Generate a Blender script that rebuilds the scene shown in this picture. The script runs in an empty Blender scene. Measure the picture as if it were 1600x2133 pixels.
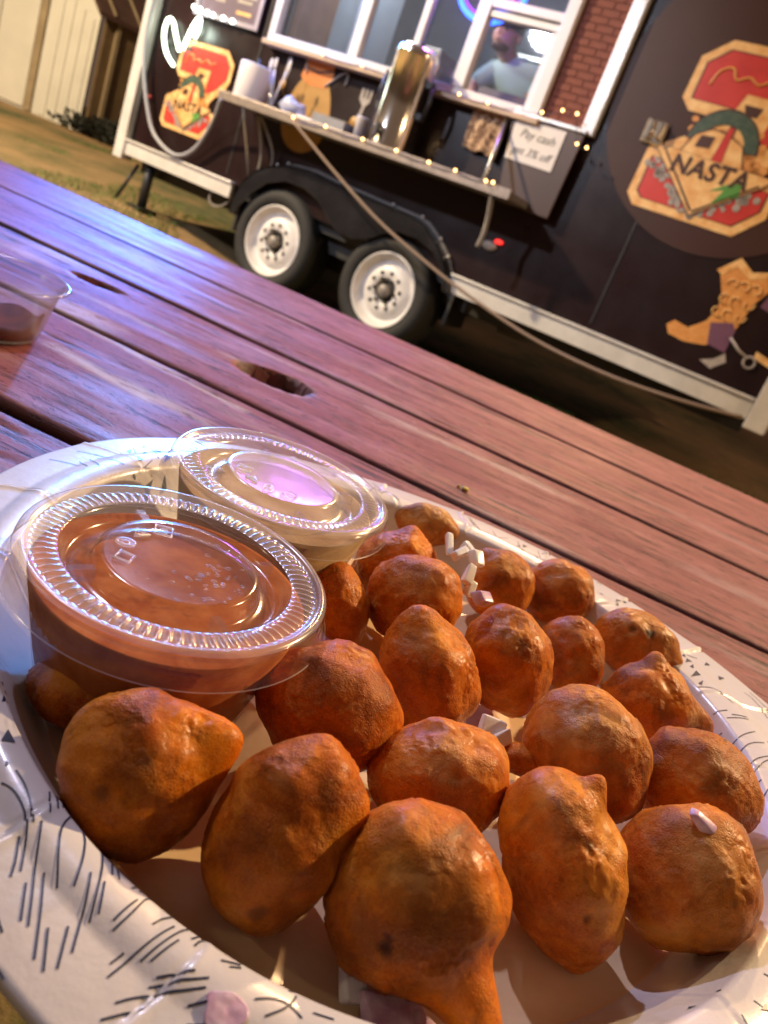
import bpy, bmesh, math, random
import numpy as np
from mathutils import Vector, Matrix, noise
random.seed(7)
S = bpy.context.scene
COL = S.collection
PI = math.pi
R = math.radians

# ------------------------------------------------------------------ camera
CR = Vector((0.92267, 0.13837, 0.3599))      # image right
CU = Vector((-0.38558, 0.33111, 0.86122))    # image up
CF = Vector((0.0, 0.93339, -0.35886))        # view direction
TABLE_Z = 0.76
cam_d = bpy.data.cameras.new('camera'); cam = bpy.data.objects.new('camera', cam_d); COL.objects.link(cam)
m = Matrix.Identity(4)
for i in range(3):
    m[i][0], m[i][1], m[i][2] = CR[i], CU[i], -CF[i]
m[0][3], m[1][3], m[2][3] = 0, 0, TABLE_Z + 0.135
cam.matrix_world = m
cam_d.sensor_width = 36; cam_d.lens = 1600 / 2133 * 36
cam_d.clip_start = 0.01; cam_d.clip_end = 300
cam_d.dof.use_dof = True; cam_d.dof.focus_distance = 0.20; cam_d.dof.aperture_fstop = 27.0 / 1.15
S.camera = cam

# ------------------------------------------------------------------ world and exposure
W = bpy.data.worlds.new('World'); S.world = W; W.use_nodes = True
wn = W.node_tree.nodes; wl = W.node_tree.links
bg = wn['Background']
bg.inputs[0].default_value = (0.80, 0.52, 0.38, 1); bg.inputs[1].default_value = 0.165
S.view_settings.view_transform = 'Standard'; S.view_settings.look = 'None'
S.view_settings.exposure = 0; S.view_settings.gamma = 1; S.view_settings.use_curve_mapping = False
cy = S.cycles
cy.use_denoising = True
cy.sample_clamp_indirect = 3; cy.sample_clamp_direct = 0
cy.caustics_reflective = False; cy.caustics_refractive = False
cy.max_bounces = 8; cy.transparent_max_bounces = 24; cy.transmission_bounces = 8; cy.glossy_bounces = 4; cy.diffuse_bounces = 4

# trailer frame: x along its side, y into it, z up from its own ground
TR = Matrix(((0.90364, 0.42797, -0.01662, -0.0133), (-0.42745, 0.90362, 0.02766, 4.203), (0.02686, -0.01789, 0.99948, 0.0879), (0, 0, 0, 1)))
def tw(x, y, z): return TR @ Vector((x, y, z))

LIGHTS = []
def lamp(name, kind, loc, energy, color, size=0.05, target=None, angle=100, blend=.6):
    d = bpy.data.lights.new(name, kind); o = bpy.data.objects.new(name, d); COL.objects.link(o)
    d.energy = energy; d.color = color; o.location = loc
    if kind == 'AREA': d.size = size
    else: d.shadow_soft_size = size
    if kind == 'SPOT': d.spot_size = R(angle); d.spot_blend = blend
    if target is not None:
        o.rotation_euler = (Vector(target) - Vector(loc)).to_track_quat('-Z', 'Y').to_euler()
    return o
PL = Vector((0.03, 0.2, TABLE_Z))
# floods under the trailer's roof edge (housings are built with the trailer)
lamp('cool_flood_lamp', 'SPOT', tw(-1.35, -.42, 2.52), 170, (0.66, 0.66, 1.0), .07, PL, 120)
lamp('warm_flood_lamp', 'SPOT', tw(0.9, -.42, 2.52), 520, (1.0, 0.60, 0.30), .06, PL, 120)
lamp('blue_strip_lamp', 'AREA', tw(-1.90, -.10, 2.02), 50, (0.05, 0.22, 1.0), .22, PL)
lamp('added_blue_spot', 'SPOT', tw(-1.90, -.12, 1.9), 2300, (0.04, 0.20, 1.0), .05, Vector((-.46, .90, TABLE_Z)), 4.2, 1.0)  # added narrow spot that makes the blue patch on the table
lamp('added_cyan_spot', 'SPOT', tw(-1.86, -.12, 1.95), 2300, (0.04, 0.34, 1.0), .04, Vector((-.108, .235, TABLE_Z + .02)), 1.05, .5)  # added narrow spot that turns the plate's left rim blue
lamp('violet_sign_lamp', 'AREA', tw(-.55, -.05, 2.0), 14, (0.5, 0.15, 1.0), .25, PL)
# street lamp outside the picture on the left: lights the yard, the shed and the left faces
lamp('street_lamp_light', 'SPOT', Vector((-6.2, 3.2, 4.2)), 2900, (1.0, 0.76, 0.45), .15, Vector((-3.6, 6.0, .2)), 110)
lamp('patio_lamp_light', 'SPOT', Vector((-2.1, -0.3, 2.1)), 14, (1.0, 0.78, 0.50), .05, PL, 100)
# two added overhead lamps beyond the frame shape the food, one cool, one warm
lamp('added_overhead_cool', 'SPOT', Vector((-1.15, 1.7, 2.95)), 125, (0.76, 0.72, 1.0), .03, PL, 80)
lamp('added_overhead_warm', 'SPOT', Vector((1.9, 1.75, 2.35)), 400, (1.0, 0.68, 0.36), .03, PL, 80)
# two added lamps out of the picture brighten the trailer's flank, not the table
lamp('flank_fill_left', 'SPOT', Vector((-4.6, 1.0, 3.2)), 560, (0.80, 0.84, 1.0), .12, tw(-1.9, 0, .8), 62, .4)
lamp('flank_fill_right', 'SPOT', Vector((4.6, 0.2, 3.0)), 400, (1.0, 0.66, 0.36), .12, tw(.7, 0, 1.2), 62, .4)
lamp('kitchen_lamp', 'POINT', tw(-1.45, .35, 2.36), 42, (0.86, 0.95, 1.0), .15)

# ------------------------------------------------------------------ helpers
def tag(o, label=None, cat=None, group=None, kind=None):
    if label: o['label'] = label
    if cat: o['category'] = cat
    if group: o['group'] = group
    if kind: o['kind'] = kind
    return o
def empty(name, mat, label, cat, group=None):
    o = bpy.data.objects.new(name, None); COL.objects.link(o)
    o.empty_display_size = .02
    if isinstance(mat, Matrix): o.matrix_world = mat
    else: o.location = mat
    return tag(o, label, cat, group)
def link(name, me, mat, parent=None):
    o = bpy.data.objects.new(name, me); COL.objects.link(o)
    if mat is not None and not me.materials: me.materials.append(mat)
    o.parent = parent
    return o
class MB:
    def __init__(s): s.v = []; s.f = []; s.sm = []
    def add(s, vs, fs, smooth=False):
        n = len(s.v); s.v += [tuple(v) for v in vs]; s.f += [tuple(i + n for i in f) for f in fs]; s.sm += [smooth] * len(fs); return s
    def box(s, x0, x1, y0, y1, z0, z1, M=None):
        vs = [Vector((x, y, z)) for z in (z0, z1) for y in (y0, y1) for x in (x0, x1)]
        if M: vs = [M @ v for v in vs]
        return s.add(vs, [(0, 2, 3, 1), (4, 5, 7, 6), (0, 1, 5, 4), (2, 6, 7, 3), (0, 4, 6, 2), (1, 3, 7, 5)])
    def prism(s, pts, y0, y1):
        """polygon in x,z extruded from y0 (front, smaller) to y1"""
        n = len(pts); a = sum(pts[i][0] * pts[(i + 1) % n][1] - pts[(i + 1) % n][0] * pts[i][1] for i in range(n))
        if a < 0: pts = pts[::-1]
        vs = [(x, y0, z) for x, z in pts] + [(x, y1, z) for x, z in pts]
        fs = [tuple(range(n)), tuple(range(2 * n - 1, n - 1, -1))] + [(i, i + n, (i + 1) % n + n, (i + 1) % n) for i in range(n)]
        return s.add(vs, fs)
    def tube(s, pts, r, seg=8, taper=None, closed=False):
        pts = [Vector(p) for p in pts]; n = len(pts); vs = []; up = None
        for i, p in enumerate(pts):
            t = (pts[(i + 1) % n if closed else min(i + 1, n - 1)] - pts[(i - 1) % n if closed else max(i - 1, 0)]).normalized()
            if up is None: up = t.orthogonal().normalized()
            up = (up - t * up.dot(t)).normalized(); b = t.cross(up)
            rr = r if taper is None else r * taper[i]
            for k in range(seg):
                a = 2 * PI * k / seg; vs.append(p + up * math.cos(a) * rr + b * math.sin(a) * rr)
        fs = []
        for i in range(n if closed else n - 1):
            for k in range(seg):
                j = (i + 1) % n
                fs.append((i * seg + k, i * seg + (k + 1) % seg, j * seg + (k + 1) % seg, j * seg + k))
        if not closed: fs += [tuple(range(seg))[::-1], tuple(range((n - 1) * seg, n * seg))]
        return s.add(vs, fs, True)
    def lathe(s, prof, seg=48, axis='z', c=(0, 0, 0), fn=None, close=False):
        vs = []
        for (r, h) in prof:
            for k in range(seg):
                a = 2 * PI * k / seg
                rr, hh = (r, h) if fn is None else fn(r, h, a)
                x, y = rr * math.cos(a), rr * math.sin(a)
                vs.append((c[0] + x, c[1] + y, c[2] + hh) if axis == 'z' else (c[0] + x, c[1] + hh, c[2] - y))
        fs = []
        for i in range(len(prof) - (0 if close else 1)):
            for k in range(seg):
                j = (i + 1) % len(prof)
                fs.append((i * seg + k, i * seg + (k + 1) % seg, j * seg + (k + 1) % seg, j * seg + k))
        return s.add(vs, fs, True)
    def ball(s, c, r, seg=12, sc=(1, 1, 1)):
        prof = [(max(1e-5, math.sin(PI * i / (seg // 2))) * r, -math.cos(PI * i / (seg // 2)) * r) for i in range(seg // 2 + 1)]
        m2 = MB().lathe(prof, seg)
        return s.add([(c[0] + x * sc[0], c[1] + y * sc[1], c[2] + z * sc[2]) for x, y, z in m2.v], m2.f, True)
    def mesh(s, name):
        me = bpy.data.meshes.new(name); me.from_pydata(s.v, [], s.f)
        me.polygons.foreach_set('use_smooth', s.sm); me.update(); return me
    def build(s, name, mat, parent=None, bevel=0, angle=40):
        o = link(name, s.mesh(name), mat, parent)
        if bevel:
            b = o.modifiers.new('b', 'BEVEL'); b.width = bevel; b.segments = 2; b.limit_method = 'ANGLE'; b.angle_limit = R(angle)
        return o
def smooth_pts(pts, n=6):
    P = [Vector(p) for p in pts]; out = []
    for i in range(len(P) - 1):
        p0, p1, p2, p3 = P[max(i - 1, 0)], P[i], P[i + 1], P[min(i + 2, len(P) - 1)]
        for k in range(n):
            t = k / n
            out.append(.5 * ((2 * p1) + (p2 - p0) * t + (2 * p0 - 5 * p1 + 4 * p2 - p3) * t * t + (3 * p1 - p0 - 3 * p2 + p3) * t ** 3))
    return out + [P[-1]]

# ------------------------------------------------------------------ materials
def mat(name, base=(.5, .5, .5), rough=.5, metal=0, **kw):
    m_ = bpy.data.materials.new(name); m_.use_nodes = True
    b = m_.node_tree.nodes['Principled BSDF']
    b.inputs['Base Color'].default_value = (*base, 1); b.inputs['Roughness'].default_value = rough; b.inputs['Metallic'].default_value = metal
    for k, v in kw.items():
        k2 = {'coat': 'Coat Weight', 'coatr': 'Coat Roughness', 'sss': 'Subsurface Weight', 'trans': 'Transmission Weight', 'ior': 'IOR', 'spec': 'Specular IOR Level', 'emit': 'Emission Strength', 'alpha': 'Alpha'}[k]
        b.inputs[k2].default_value = v
    if 'emit' in kw: b.inputs['Emission Color'].default_value = (*base, 1)
    return m_
class NT:
    def __init__(s, m_): s.t = m_.node_tree; s.b = s.t.nodes['Principled BSDF']; s.out = s.t.nodes['Material Output']
    def n(s, typ, **kw):
        x = s.t.nodes.new(typ)
        for k, v in kw.items():
            if k.startswith('i_'): x.inputs[k[2:].replace('_', ' ')].default_value = v
            else: setattr(x, k, v)
        return x
    def l(s, a, b): s.t.links.new(a, b)
    def coord(s, scale=(1, 1, 1), kind='Object', loc=(0, 0, 0)):
        tc = s.n('ShaderNodeTexCoord'); mp = s.n('ShaderNodeMapping'); mp.inputs['Scale'].default_value = scale; mp.inputs['Location'].default_value = loc
        s.l(tc.outputs[kind], mp.inputs['Vector']); return mp.outputs[0]
    def noise(s, vec, scale, detail=4, rough=.55, dist=0):
        x = s.n('ShaderNodeTexNoise'); x.inputs['Scale'].default_value = scale; x.inputs['Detail'].default_value = detail
        x.inputs['Roughness'].default_value = rough; x.inputs['Distortion'].default_value = dist
        if vec is not None: s.l(vec, x.inputs['Vector'])
        return x.outputs['Fac']
    def ramp(s, fac, stops):
        x = s.n('ShaderNodeValToRGB'); e = x.color_ramp.elements
        while len(e) < len(stops): e.new(.5)
        for q, (p, c) in zip(e, stops): q.position = p; q.color = (*c, 1) if len(c) == 3 else c
        s.l(fac, x.inputs[0]); return x.outputs[0]
    def mix(s, fac, a, b, blend='MIX'):
        x = s.n('ShaderNodeMix', data_type='RGBA', blend_type=blend)
        for sock, v in ((x.inputs[0], fac), (x.inputs[6], a), (x.inputs[7], b)):
            if isinstance(v, (int, float)): sock.default_value = v
            elif isinstance(v, tuple): sock.default_value = (*v, 1)
            else: s.l(v, sock)
        return x.outputs[2]
    def math(s, op, a, b=0.0, clamp=False):
        x = s.n('ShaderNodeMath', operation=op, use_clamp=clamp)
        for sock, v in ((x.inputs[0], a), (x.inputs[1], b)):
            if isinstance(v, (int, float)): sock.default_value = v
            else: s.l(v, sock)
        return x.outputs[0]
    def bump(s, h, dist, strength=1, prev=None):
        x = s.n('ShaderNodeBump'); x.inputs['Distance'].default_value = dist; x.inputs['Strength'].default_value = strength
        s.l(h, x.inputs['Height'])
        if prev is not None: s.l(prev, x.inputs['Normal'])
        return x.outputs[0]
def noisy(name, c1, c2, rough=.6, scale=20, bump=0, bscale=80, metal=0, stretch=(1, 1, 1), r2=None, **kw):
    m_ = mat(name, c1, rough, metal, **kw); N = NT(m_); v = N.coord(stretch)
    f = N.noise(v, scale, 5)
    N.l(N.ramp(f, [(.3, c1), (.7, c2)]), N.b.inputs['Base Color'])
    if r2 is not None:
        N.l(N.ramp(N.noise(v, scale * 1.7, 4), [(.3, (rough,) * 3), (.7, (r2,) * 3)]), N.b.inputs['Roughness'])
    if bump: N.l(N.bump(N.noise(v, bscale, 4), bump), N.b.inputs['Normal'])
    return m_

# worn red brown paint on wood. planks are laid out with x along the grain
wood = mat('painted wood', (.17, .055, .055), .5); N = NT(wood)
v = N.coord((1, 1, 1)); vs = N.coord((1.6, 9, 9)); vc = N.coord((4.5, 60, 60)); oi = N.n('ShaderNodeObjectInfo')
vadd = N.n('ShaderNodeVectorMath', operation='ADD'); N.l(vs, vadd.inputs[0]); N.l(oi.outputs['Location'], vadd.inputs[1])
grain = N.noise(vadd.outputs[0], 7, 8, .62, .6)
tone = N.noise(v, 9, 4)
base = N.ramp(grain, [(.26, (.100, .022, .022)), (.40, (.185, .046, .046)), (.60, (.215, .058, .058)), (.80, (.265, .088, .085))])
base = N.mix(N.math('MULTIPLY', tone, .55), base, (.235, .070, .073))
# fine dark checks along the grain
crk = N.noise(vc, 1.9, 3, .5, .35); crk_m = N.ramp(crk, [(.375, (1, 1, 1)), (.405, (0, 0, 0))])
patch = N.ramp(N.noise(v, 14, 3), [(.46, (0, 0, 0)), (.60, (1, 1, 1))])
crk3 = N.ramp(N.noise(N.coord((11, 170, 170), loc=(2, 5, 1)), 1.6, 3, .6, .3), [(.36, (.8,) * 3), (.39, (0, 0, 0))])
crk2 = N.math('MAXIMUM', N.math('MULTIPLY', crk_m, patch), N.math('MULTIPLY', crk3, N.math('SUBTRACT', 1.0, patch)))
blot = N.ramp(N.noise(N.coord((2.5, 9, 9)), 9, 5, .65), [(.53, (0, 0, 0)), (.68, (.75,) * 3)]); base = N.mix(blot, base, (.075, .024, .022))
pal = N.ramp(N.noise(N.coord((2, 5, 5), loc=(3, 1, 0)), 8, 4, .6), [(.50, (0, 0, 0)), (.72, (.6,) * 3)]); base = N.mix(pal, base, (.34, .135, .135))
chip = N.noise(N.coord((1.2, 3.2, 3.2)), 70, 4, .65); base = N.mix(N.ramp(chip, [(.60, (0, 0, 0)), (.63, (.8,) * 3)]), base, (.085, .030, .028)); base = N.mix(N.ramp(chip, [(.33, (.55,) * 3), (.36, (0, 0, 0))]), base, (.36, .20, .19))
base = N.mix(crk2, base, (.030, .008, .010))
# flaked paint: attribute drives the long scuffs and painted lit hole lips, noise the small ones
at = N.n('ShaderNodeAttribute', attribute_name='wear_and_lit')
fl = N.noise(N.coord((2.2, 10, 10)), 26, 5, .6)
wr = N.math('MULTIPLY', at.outputs['Fac'], N.ramp(fl, [(.36, (0, 0, 0)), (.48, (1, 1, 1))]))
base = N.mix(N.math('MULTIPLY', wr, .9), base, (.48, .40, .38))
edge = N.n('ShaderNodeAttribute', attribute_name='edge')
base = N.mix(N.math('MULTIPLY', edge.outputs['Fac'], .93), base, (.030, .009, .009))  # darkens plank edges and grooves, and paints shade into the holes
N.l(base, N.b.inputs['Base Color'])
N.l(N.ramp(N.noise(vs, 5, 5), [(.3, (.50,) * 3), (.7, (.72,) * 3)]), N.b.inputs['Roughness'])
h = N.math('SUBTRACT', N.math('SUBTRACT', N.math('MULTIPLY', grain, .6), N.math('MULTIPLY', crk2, 1.6)), N.math('MULTIPLY', N.ramp(chip, [(.60, (0, 0, 0)), (.63, (.8,) * 3)]), .6))
bn = N.bump(h, .0007, .7); bn = N.bump(N.noise(v, 420, 3), .00035, .8, bn); N.l(bn, N.b.inputs['Normal'])
N.b.inputs['Coat Weight'].default_value = .0; N.b.inputs['Specular IOR Level'].default_value = .30
hole_m = noisy('dark end grain', (.012, .006, .005), (.04, .018, .012), .9)

# fried batter
fry = mat('fried batter', (.4, .14, .03), .42); N = NT(fry)
v = N.coord(); oi = N.n('ShaderNodeObjectInfo')
va = N.n('ShaderNodeVectorMath', operation='ADD'); N.l(v, va.inputs[0]); N.l(oi.outputs['Location'], va.inputs[1]); v = va.outputs[0]
big = N.noise(v, 55, 4, .55); mid = N.noise(v, 210, 5, .6, .4); fine = N.noise(v, 900, 4, .65); sp = N.noise(v, 130, 2)
tonec = N.n('ShaderNodeAttribute', attribute_name='pale')
c = N.ramp(big, [(.30, (.30, .050, .001)), (.46, (.54, .120, .001)), (.62, (.75, .215, .003)), (.8, (.90, .37, .015))])
c = N.mix(N.ramp(mid, [(.45, (0, 0, 0)), (.75, (.45, .45, .45))]), c, (.84, .33, .03))
c = N.mix(N.math('MULTIPLY', oi.outputs['Random'], .45), c, (.30, .07, .006))
c = N.mix(N.ramp(N.noise(v, 330, 4), [(.5, (0, 0, 0)), (.66, (.3, .3, .3))]), c, (.20, .045, .008))
grn = N.noise(v, 2100, 3, .6); c = N.mix(N.ramp(grn, [(.50, (0, 0, 0)), (.68, (.30,) * 3)]), c, (.80, .32, .045)); c = N.mix(N.ramp(grn, [(.34, (.25,) * 3), (.46, (0, 0, 0))]), c, (.20, .03, .003))
c = N.mix(N.ramp(N.noise(v, 38, 5, .65, 1.2), [(.50, (0, 0, 0)), (.66, (.75,) * 3)]), c, (.17, .032, .002))
c = N.mix(N.ramp(N.noise(v, 48, 4, .6, .6), [(.56, (0, 0, 0)), (.74, (.7,) * 3)]), c, (.86, .40, .06))
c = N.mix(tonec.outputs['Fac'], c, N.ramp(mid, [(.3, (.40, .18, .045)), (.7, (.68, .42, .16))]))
c = N.mix(N.ramp(sp, [(.215, (1, 1, 1)), (.25, (0, 0, 0))]), c, (.05, .016, .006))
dk = N.n('ShaderNodeAttribute', attribute_name='dark'); c = N.mix(dk.outputs['Fac'], c, (.035, .008, .003))
N.l(c, N.b.inputs['Base Color'])
N.b.inputs['Subsurface Weight'].default_value = .25; N.b.inputs['Subsurface Radius'].default_value = (.010, .0032, .0006); N.b.inputs['Subsurface Scale'].default_value = .8
N.l(N.ramp(fine, [(.3, (.38,) * 3), (.7, (.62,) * 3)]), N.b.inputs['Roughness'])
N.b.inputs['Coat Weight'].default_value = .24; N.b.inputs['Coat Roughness'].default_value = .24; N.b.inputs['Coat Tint'].default_value = (1, .8, .5, 1); N.b.inputs['Specular IOR Level'].default_value = .22; N.b.inputs['Specular Tint'].default_value = (1, .75, .45, 1)
wrk = N.n('ShaderNodeTexVoronoi', feature='DISTANCE_TO_EDGE'); wrk.inputs['Scale'].default_value = 700
N.l(v, wrk.inputs['Vector'])
rm = N.ramp(N.noise(v, 70, 3), [(.42, (.15,) * 3), (.62, (1,) * 3)]); bn = N.bump(N.math('MULTIPLY', mid, rm), .0009, .9); bn = N.bump(N.math('MULTIPLY', fine, rm), .0008, 1, bn); bc = N.bump(N.math('MULTIPLY', grn, rm), .00022, 1, N.bump(mid, .0007, .8)); bn = N.bump(N.math('MULTIPLY', grn, rm), .0006, 1, bn); N.l(bn, N.b.inputs['Normal']); N.l(bc, N.b.inputs['Coat Normal'])
crumb = mat('torn crumb', (.62, .36, .13), .8, sss=.2); N = NT(crumb); N.l(N.bump(N.noise(N.coord(), 900, 5), .001), N.b.inputs['Normal'])

paper = mat('coated paper', (.72, .70, .70), .34); N = NT(paper); v = N.coord()
N.l(N.mix(N.ramp(N.noise(v, 35, 3), [(.52, (0, 0, 0)), (.8, (.18,) * 3)]), (.72, .70, .70), (.64, .52, .38)), N.b.inputs['Base Color'])
N.l(N.bump(N.noise(v, 260, 4), .0003, .5, N.bump(N.noise(v, 25, 3), .002, .35)), N.b.inputs['Normal'])
N.b.inputs['Coat Weight'].default_value = .4; N.b.inputs['Coat Roughness'].default_value = .16
grease = mat('grease soaked paper', (.56, .38, .20), .38, coat=.5, coatr=.2); N = NT(grease); v = N.coord()
N.l(N.ramp(N.noise(v, 24, 5, .6, .8), [(.3, (.80, .56, .30)), (.55, (.86, .66, .40)), (.75, (.88, .74, .52))]), N.b.inputs['Base Color'])
N.l(N.bump(N.noise(v, 30, 4), .002, .4), N.b.inputs['Normal'])
ink = mat('navy print', (.035, .045, .085), .4)
inkg = mat('grey print', (.10, .10, .11), .4)

def plastic(name, tint=(.95, .95, .96), haze=.10, rough=.06, fres=.75):
    """thin clear plastic: mostly see-through, glossy at glancing angles, a little milky"""
    m_ = bpy.data.materials.new(name); m_.use_nodes = True; t = m_.node_tree; t.nodes.remove(t.nodes['Principled BSDF']); out = t.nodes['Material Output']
    tr = t.nodes.new('ShaderNodeBsdfTransparent'); tr.inputs[0].default_value = (*tint, 1)
    gl = t.nodes.new('ShaderNodeBsdfGlossy'); gl.inputs['Roughness'].default_value = rough
    df = t.nodes.new('ShaderNodeBsdfDiffuse'); df.inputs[0].default_value = (.85, .87, .92, 1)
    tl = t.nodes.new('ShaderNodeBsdfTranslucent'); tl.inputs[0].default_value = (.85, .87, .92, 1)
    a = t.nodes.new('ShaderNodeAddShader'); t.links.new(df.outputs[0], a.inputs[0]); t.links.new(tl.outputs[0], a.inputs[1])
    lw = t.nodes.new('ShaderNodeLayerWeight'); lw.inputs[0].default_value = .5
    pw = t.nodes.new('ShaderNodeMath'); pw.operation = 'POWER'; pw.inputs[1].default_value = 3.2; t.links.new(lw.outputs['Facing'], pw.inputs[0])
    nz = t.nodes.new('ShaderNodeTexNoise'); nz.inputs['Scale'].default_value = 180; nz.inputs['Detail'].default_value = 3
    tc = t.nodes.new('ShaderNodeTexCoord'); t.links.new(tc.outputs['Object'], nz.inputs['Vector'])
    bp = t.nodes.new('ShaderNodeBump'); bp.inputs['Distance'].default_value = .0003; bp.inputs['Strength'].default_value = .12
    t.links.new(nz.outputs['Fac'], bp.inputs['Height']); t.links.new(bp.outputs[0], gl.inputs['Normal'])
    m1 = t.nodes.new('ShaderNodeMixShader'); m1.inputs[0].default_value = haze
    t.links.new(tr.outputs[0], m1.inputs[1]); t.links.new(a.outputs[0], m1.inputs[2])
    mm = t.nodes.new('ShaderNodeMath'); mm.operation = 'MULTIPLY_ADD'; mm.inputs[1].default_value = fres; mm.inputs[2].default_value = .045; mm.use_clamp = True
    t.links.new(pw.outputs[0], mm.inputs[0])
    m2 = t.nodes.new('ShaderNodeMixShader'); t.links.new(mm.outputs[0], m2.inputs[0]); t.links.new(m1.outputs[0], m2.inputs[1]); t.links.new(gl.outputs[0], m2.inputs[2])
    t.links.new(m2.outputs[0], out.inputs[0]); return m_
clear = plastic('clear plastic lid', haze=.014, rough=.15, fres=.9)
clear2 = plastic('milky plastic lid', haze=.15, rough=.18, fres=.8); lidrim = plastic('milky lid rim', haze=.17, rough=.22, fres=.8); cupm = plastic('scuffed clear cup', haze=.04, rough=.2, fres=.7)
clearc = plastic('clear plastic cup', haze=.004, rough=.12, fres=.2)
glass = plastic('window glass', (.95, .96, .97), haze=.02, rough=.03, fres=.6)
def sauce_m(name, a, b):
    m_ = mat(name, a, .6, spec=.0); N = NT(m_); v = N.coord()
    N.l(N.ramp(N.noise(v, 120, 5, .6), [(.35, a), (.65, b)]), N.b.inputs['Base Color'])
    N.l(N.bump(N.noise(v, 160, 3), .0003, .5), N.b.inputs['Normal']); N.b.inputs['Subsurface Radius'].default_value = (.004, .002, .001); return m_
sauce1 = sauce_m('brown red sauce', (.34, .085, .022), (.50, .17, .05))
sauce2 = sauce_m('tan sauce', (.42, .27, .13), (.55, .38, .20))
residue = sauce_m('dried sauce', (.09, .018, .012), (.16, .035, .02))
onion = mat('white onion', (.88, .86, .84), .3, sss=.5, coat=.3); onion.node_tree.nodes['Principled BSDF'].inputs['Subsurface Radius'].default_value = (.004, .004, .004)
onionp = noisy('purple onion', (.52, .24, .42), (.82, .68, .78), .3, 260, sss=.4, coat=.3); onionp.node_tree.nodes['Principled BSDF'].inputs['Subsurface Radius'].default_value = (.004, .003, .004)

wrap = noisy('dark plum wrap', (.010, .0035, .004), (.017, .006, .007), .26, 3, .0003, 300, r2=.36, spec=.35)
discm = noisy('brown wrap', (.046, .018, .014), (.058, .024, .018), .45, 3, .0004, 300, spec=.3)
flapm = noisy('brown flap board', (.050, .024, .019), (.068, .034, .026), .45, 4)
alu = noisy('white aluminium', (.66, .64, .62), (.80, .78, .76), .34, 9, .002, 18, metal=.25)
whitef = noisy('white window frame', (.66, .63, .62), (.74, .71, .70), .4, 6)
rubber = noisy('tyre rubber', (.014, .014, .016), (.024, .024, .026), .75, 60)
rimw = noisy('white steel rim', (.66, .64, .64), (.80, .78, .79), .35, 14, .0008, 60)
blackp = noisy('black gloss paint', (.010, .010, .013), (.020, .020, .024), .18, 8, .004, 5, coat=.6)
darkm = noisy('dark metal', (.015, .015, .017), (.03, .03, .03), .5, 20)
chrome = mat('chrome', (.95, .88, .76), .15, 1)
steel = noisy('brushed steel', (.5, .5, .5), (.62, .62, .6), .3, 40, metal=.9)
brickm = noisy('red brick', (.155, .036, .022), (.22, .055, .034), .7, 30, .001, 200)
mortar = noisy('brick joint', (.17, .062, .045), (.20, .075, .055), .85, 40)
cream = noisy('cream print', (.70, .33, .09), (.92, .62, .28), .4, 22)
red = noisy('red print', (.50, .032, .026), (.60, .05, .035), .4, 9)
orangep = noisy('orange print', (.60, .24, .06), (.74, .36, .11), .4, 30)
brownp = mat('brown print', (.07, .028, .018), .4)
greenp = mat('green print', (.10, .30, .06), .4)
dgreen = noisy('dark green print', (.03, .07, .05), (.09, .12, .08), .4, 60)
greyp = noisy('grey print light', (.30, .26, .24), (.42, .38, .35), .5, 60)
potato = noisy('golden print', (.36, .19, .04), (.44, .24, .06), .4, 12)
hatp = noisy('orange cap print', (.60, .17, .03), (.70, .23, .05), .4, 8)
plum = mat('purple print', (.16, .07, .13), .4)
whitep = mat('white paper', (.74, .70, .70), .6)
tissue = mat('tissue', (.72, .66, .68), .8)
hosem = mat('grey hose', (.34, .34, .38), .45)
cordm = noisy('tan rope', (.22, .16, .12), (.30, .22, .17), .8, 300)
strapm = noisy('grey strap', (.20, .18, .17), (.28, .25, .23), .8, 100)
woodtrim = noisy('tan ledge', (.42, .30, .22), (.52, .38, .28), .5, 10)
def emi(name, col, st): return mat(name, col, .5, emit=st)
bulbm = emi('warm bulb', (1.0, .58, .20), 7)
bulbw = emi('white bulb', (.90, 1.0, .90), 5)
neonw = emi('white neon', (.82, 1.0, .80), 5)
neonb = emi('blue neon', (.02, .10, 1.0), 8)
neonr = emi('red neon', (1.0, .03, .10), 7)
neonv = emi('violet neon', (.35, .04, 1.0), 2)
blueled = emi('blue led', (.03, .10, 1.0), 6)

# ------------------------------------------------------------------ ground
def gz(lx, ly):
    """height of the ground in the trailer's frame"""
    def ss(a, b, x): t = min(1, max(0, (x - a) / (b - a))); return t * t * (3 - 2 * t)
    z = .045 + .13 * ss(-1.6, -2.8, lx) + .17 * ss(0, 5, ly - .5 * lx - 1.0)
    return z - .16 * ss(-1.2, -3.6, ly)
def ground_mesh():
    M = MB(); n = 150
    def sp(i): t = (i / n - .5) * 2; return math.copysign(abs(t) ** 2.2, t) * 60
    for j in range(n + 1):
        for i in range(n + 1):
            x, y = sp(i), sp(j)
            z = gz(x, y) + .012 * noise.noise((x * 1.3, y * 1.3, 0)) + .006 * noise.noise((x * 6, y * 6, 3))
            M.v.append(tuple(TR @ Vector((x, y, z))))
    M.f = [(j * (n + 1) + i, j * (n + 1) + i + 1, (j + 1) * (n + 1) + i + 1, (j + 1) * (n + 1) + i) for j in range(n) for i in range(n)]; M.sm = [True] * len(M.f)
    return M
groundm = mat('dry lawn and dirt', (.2, .14, .08), .95); N = NT(groundm); v = N.coord()
a = N.noise(v, .7, 6, .6); b = N.noise(v, 9, 6, .65)
c = N.ramp(a, [(.41, (.045, .070, .015)), (.50, (.20, .14, .055)), (.62, (.38, .23, .11))])
c = N.mix(N.ramp(b, [(.4, (0, 0, 0)), (.7, (.8, .8, .8))]), c, (.24, .17, .08)); N.l(c, N.b.inputs['Base Color'])
N.l(N.bump(b, .03, .8), N.b.inputs['Normal'])
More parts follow.
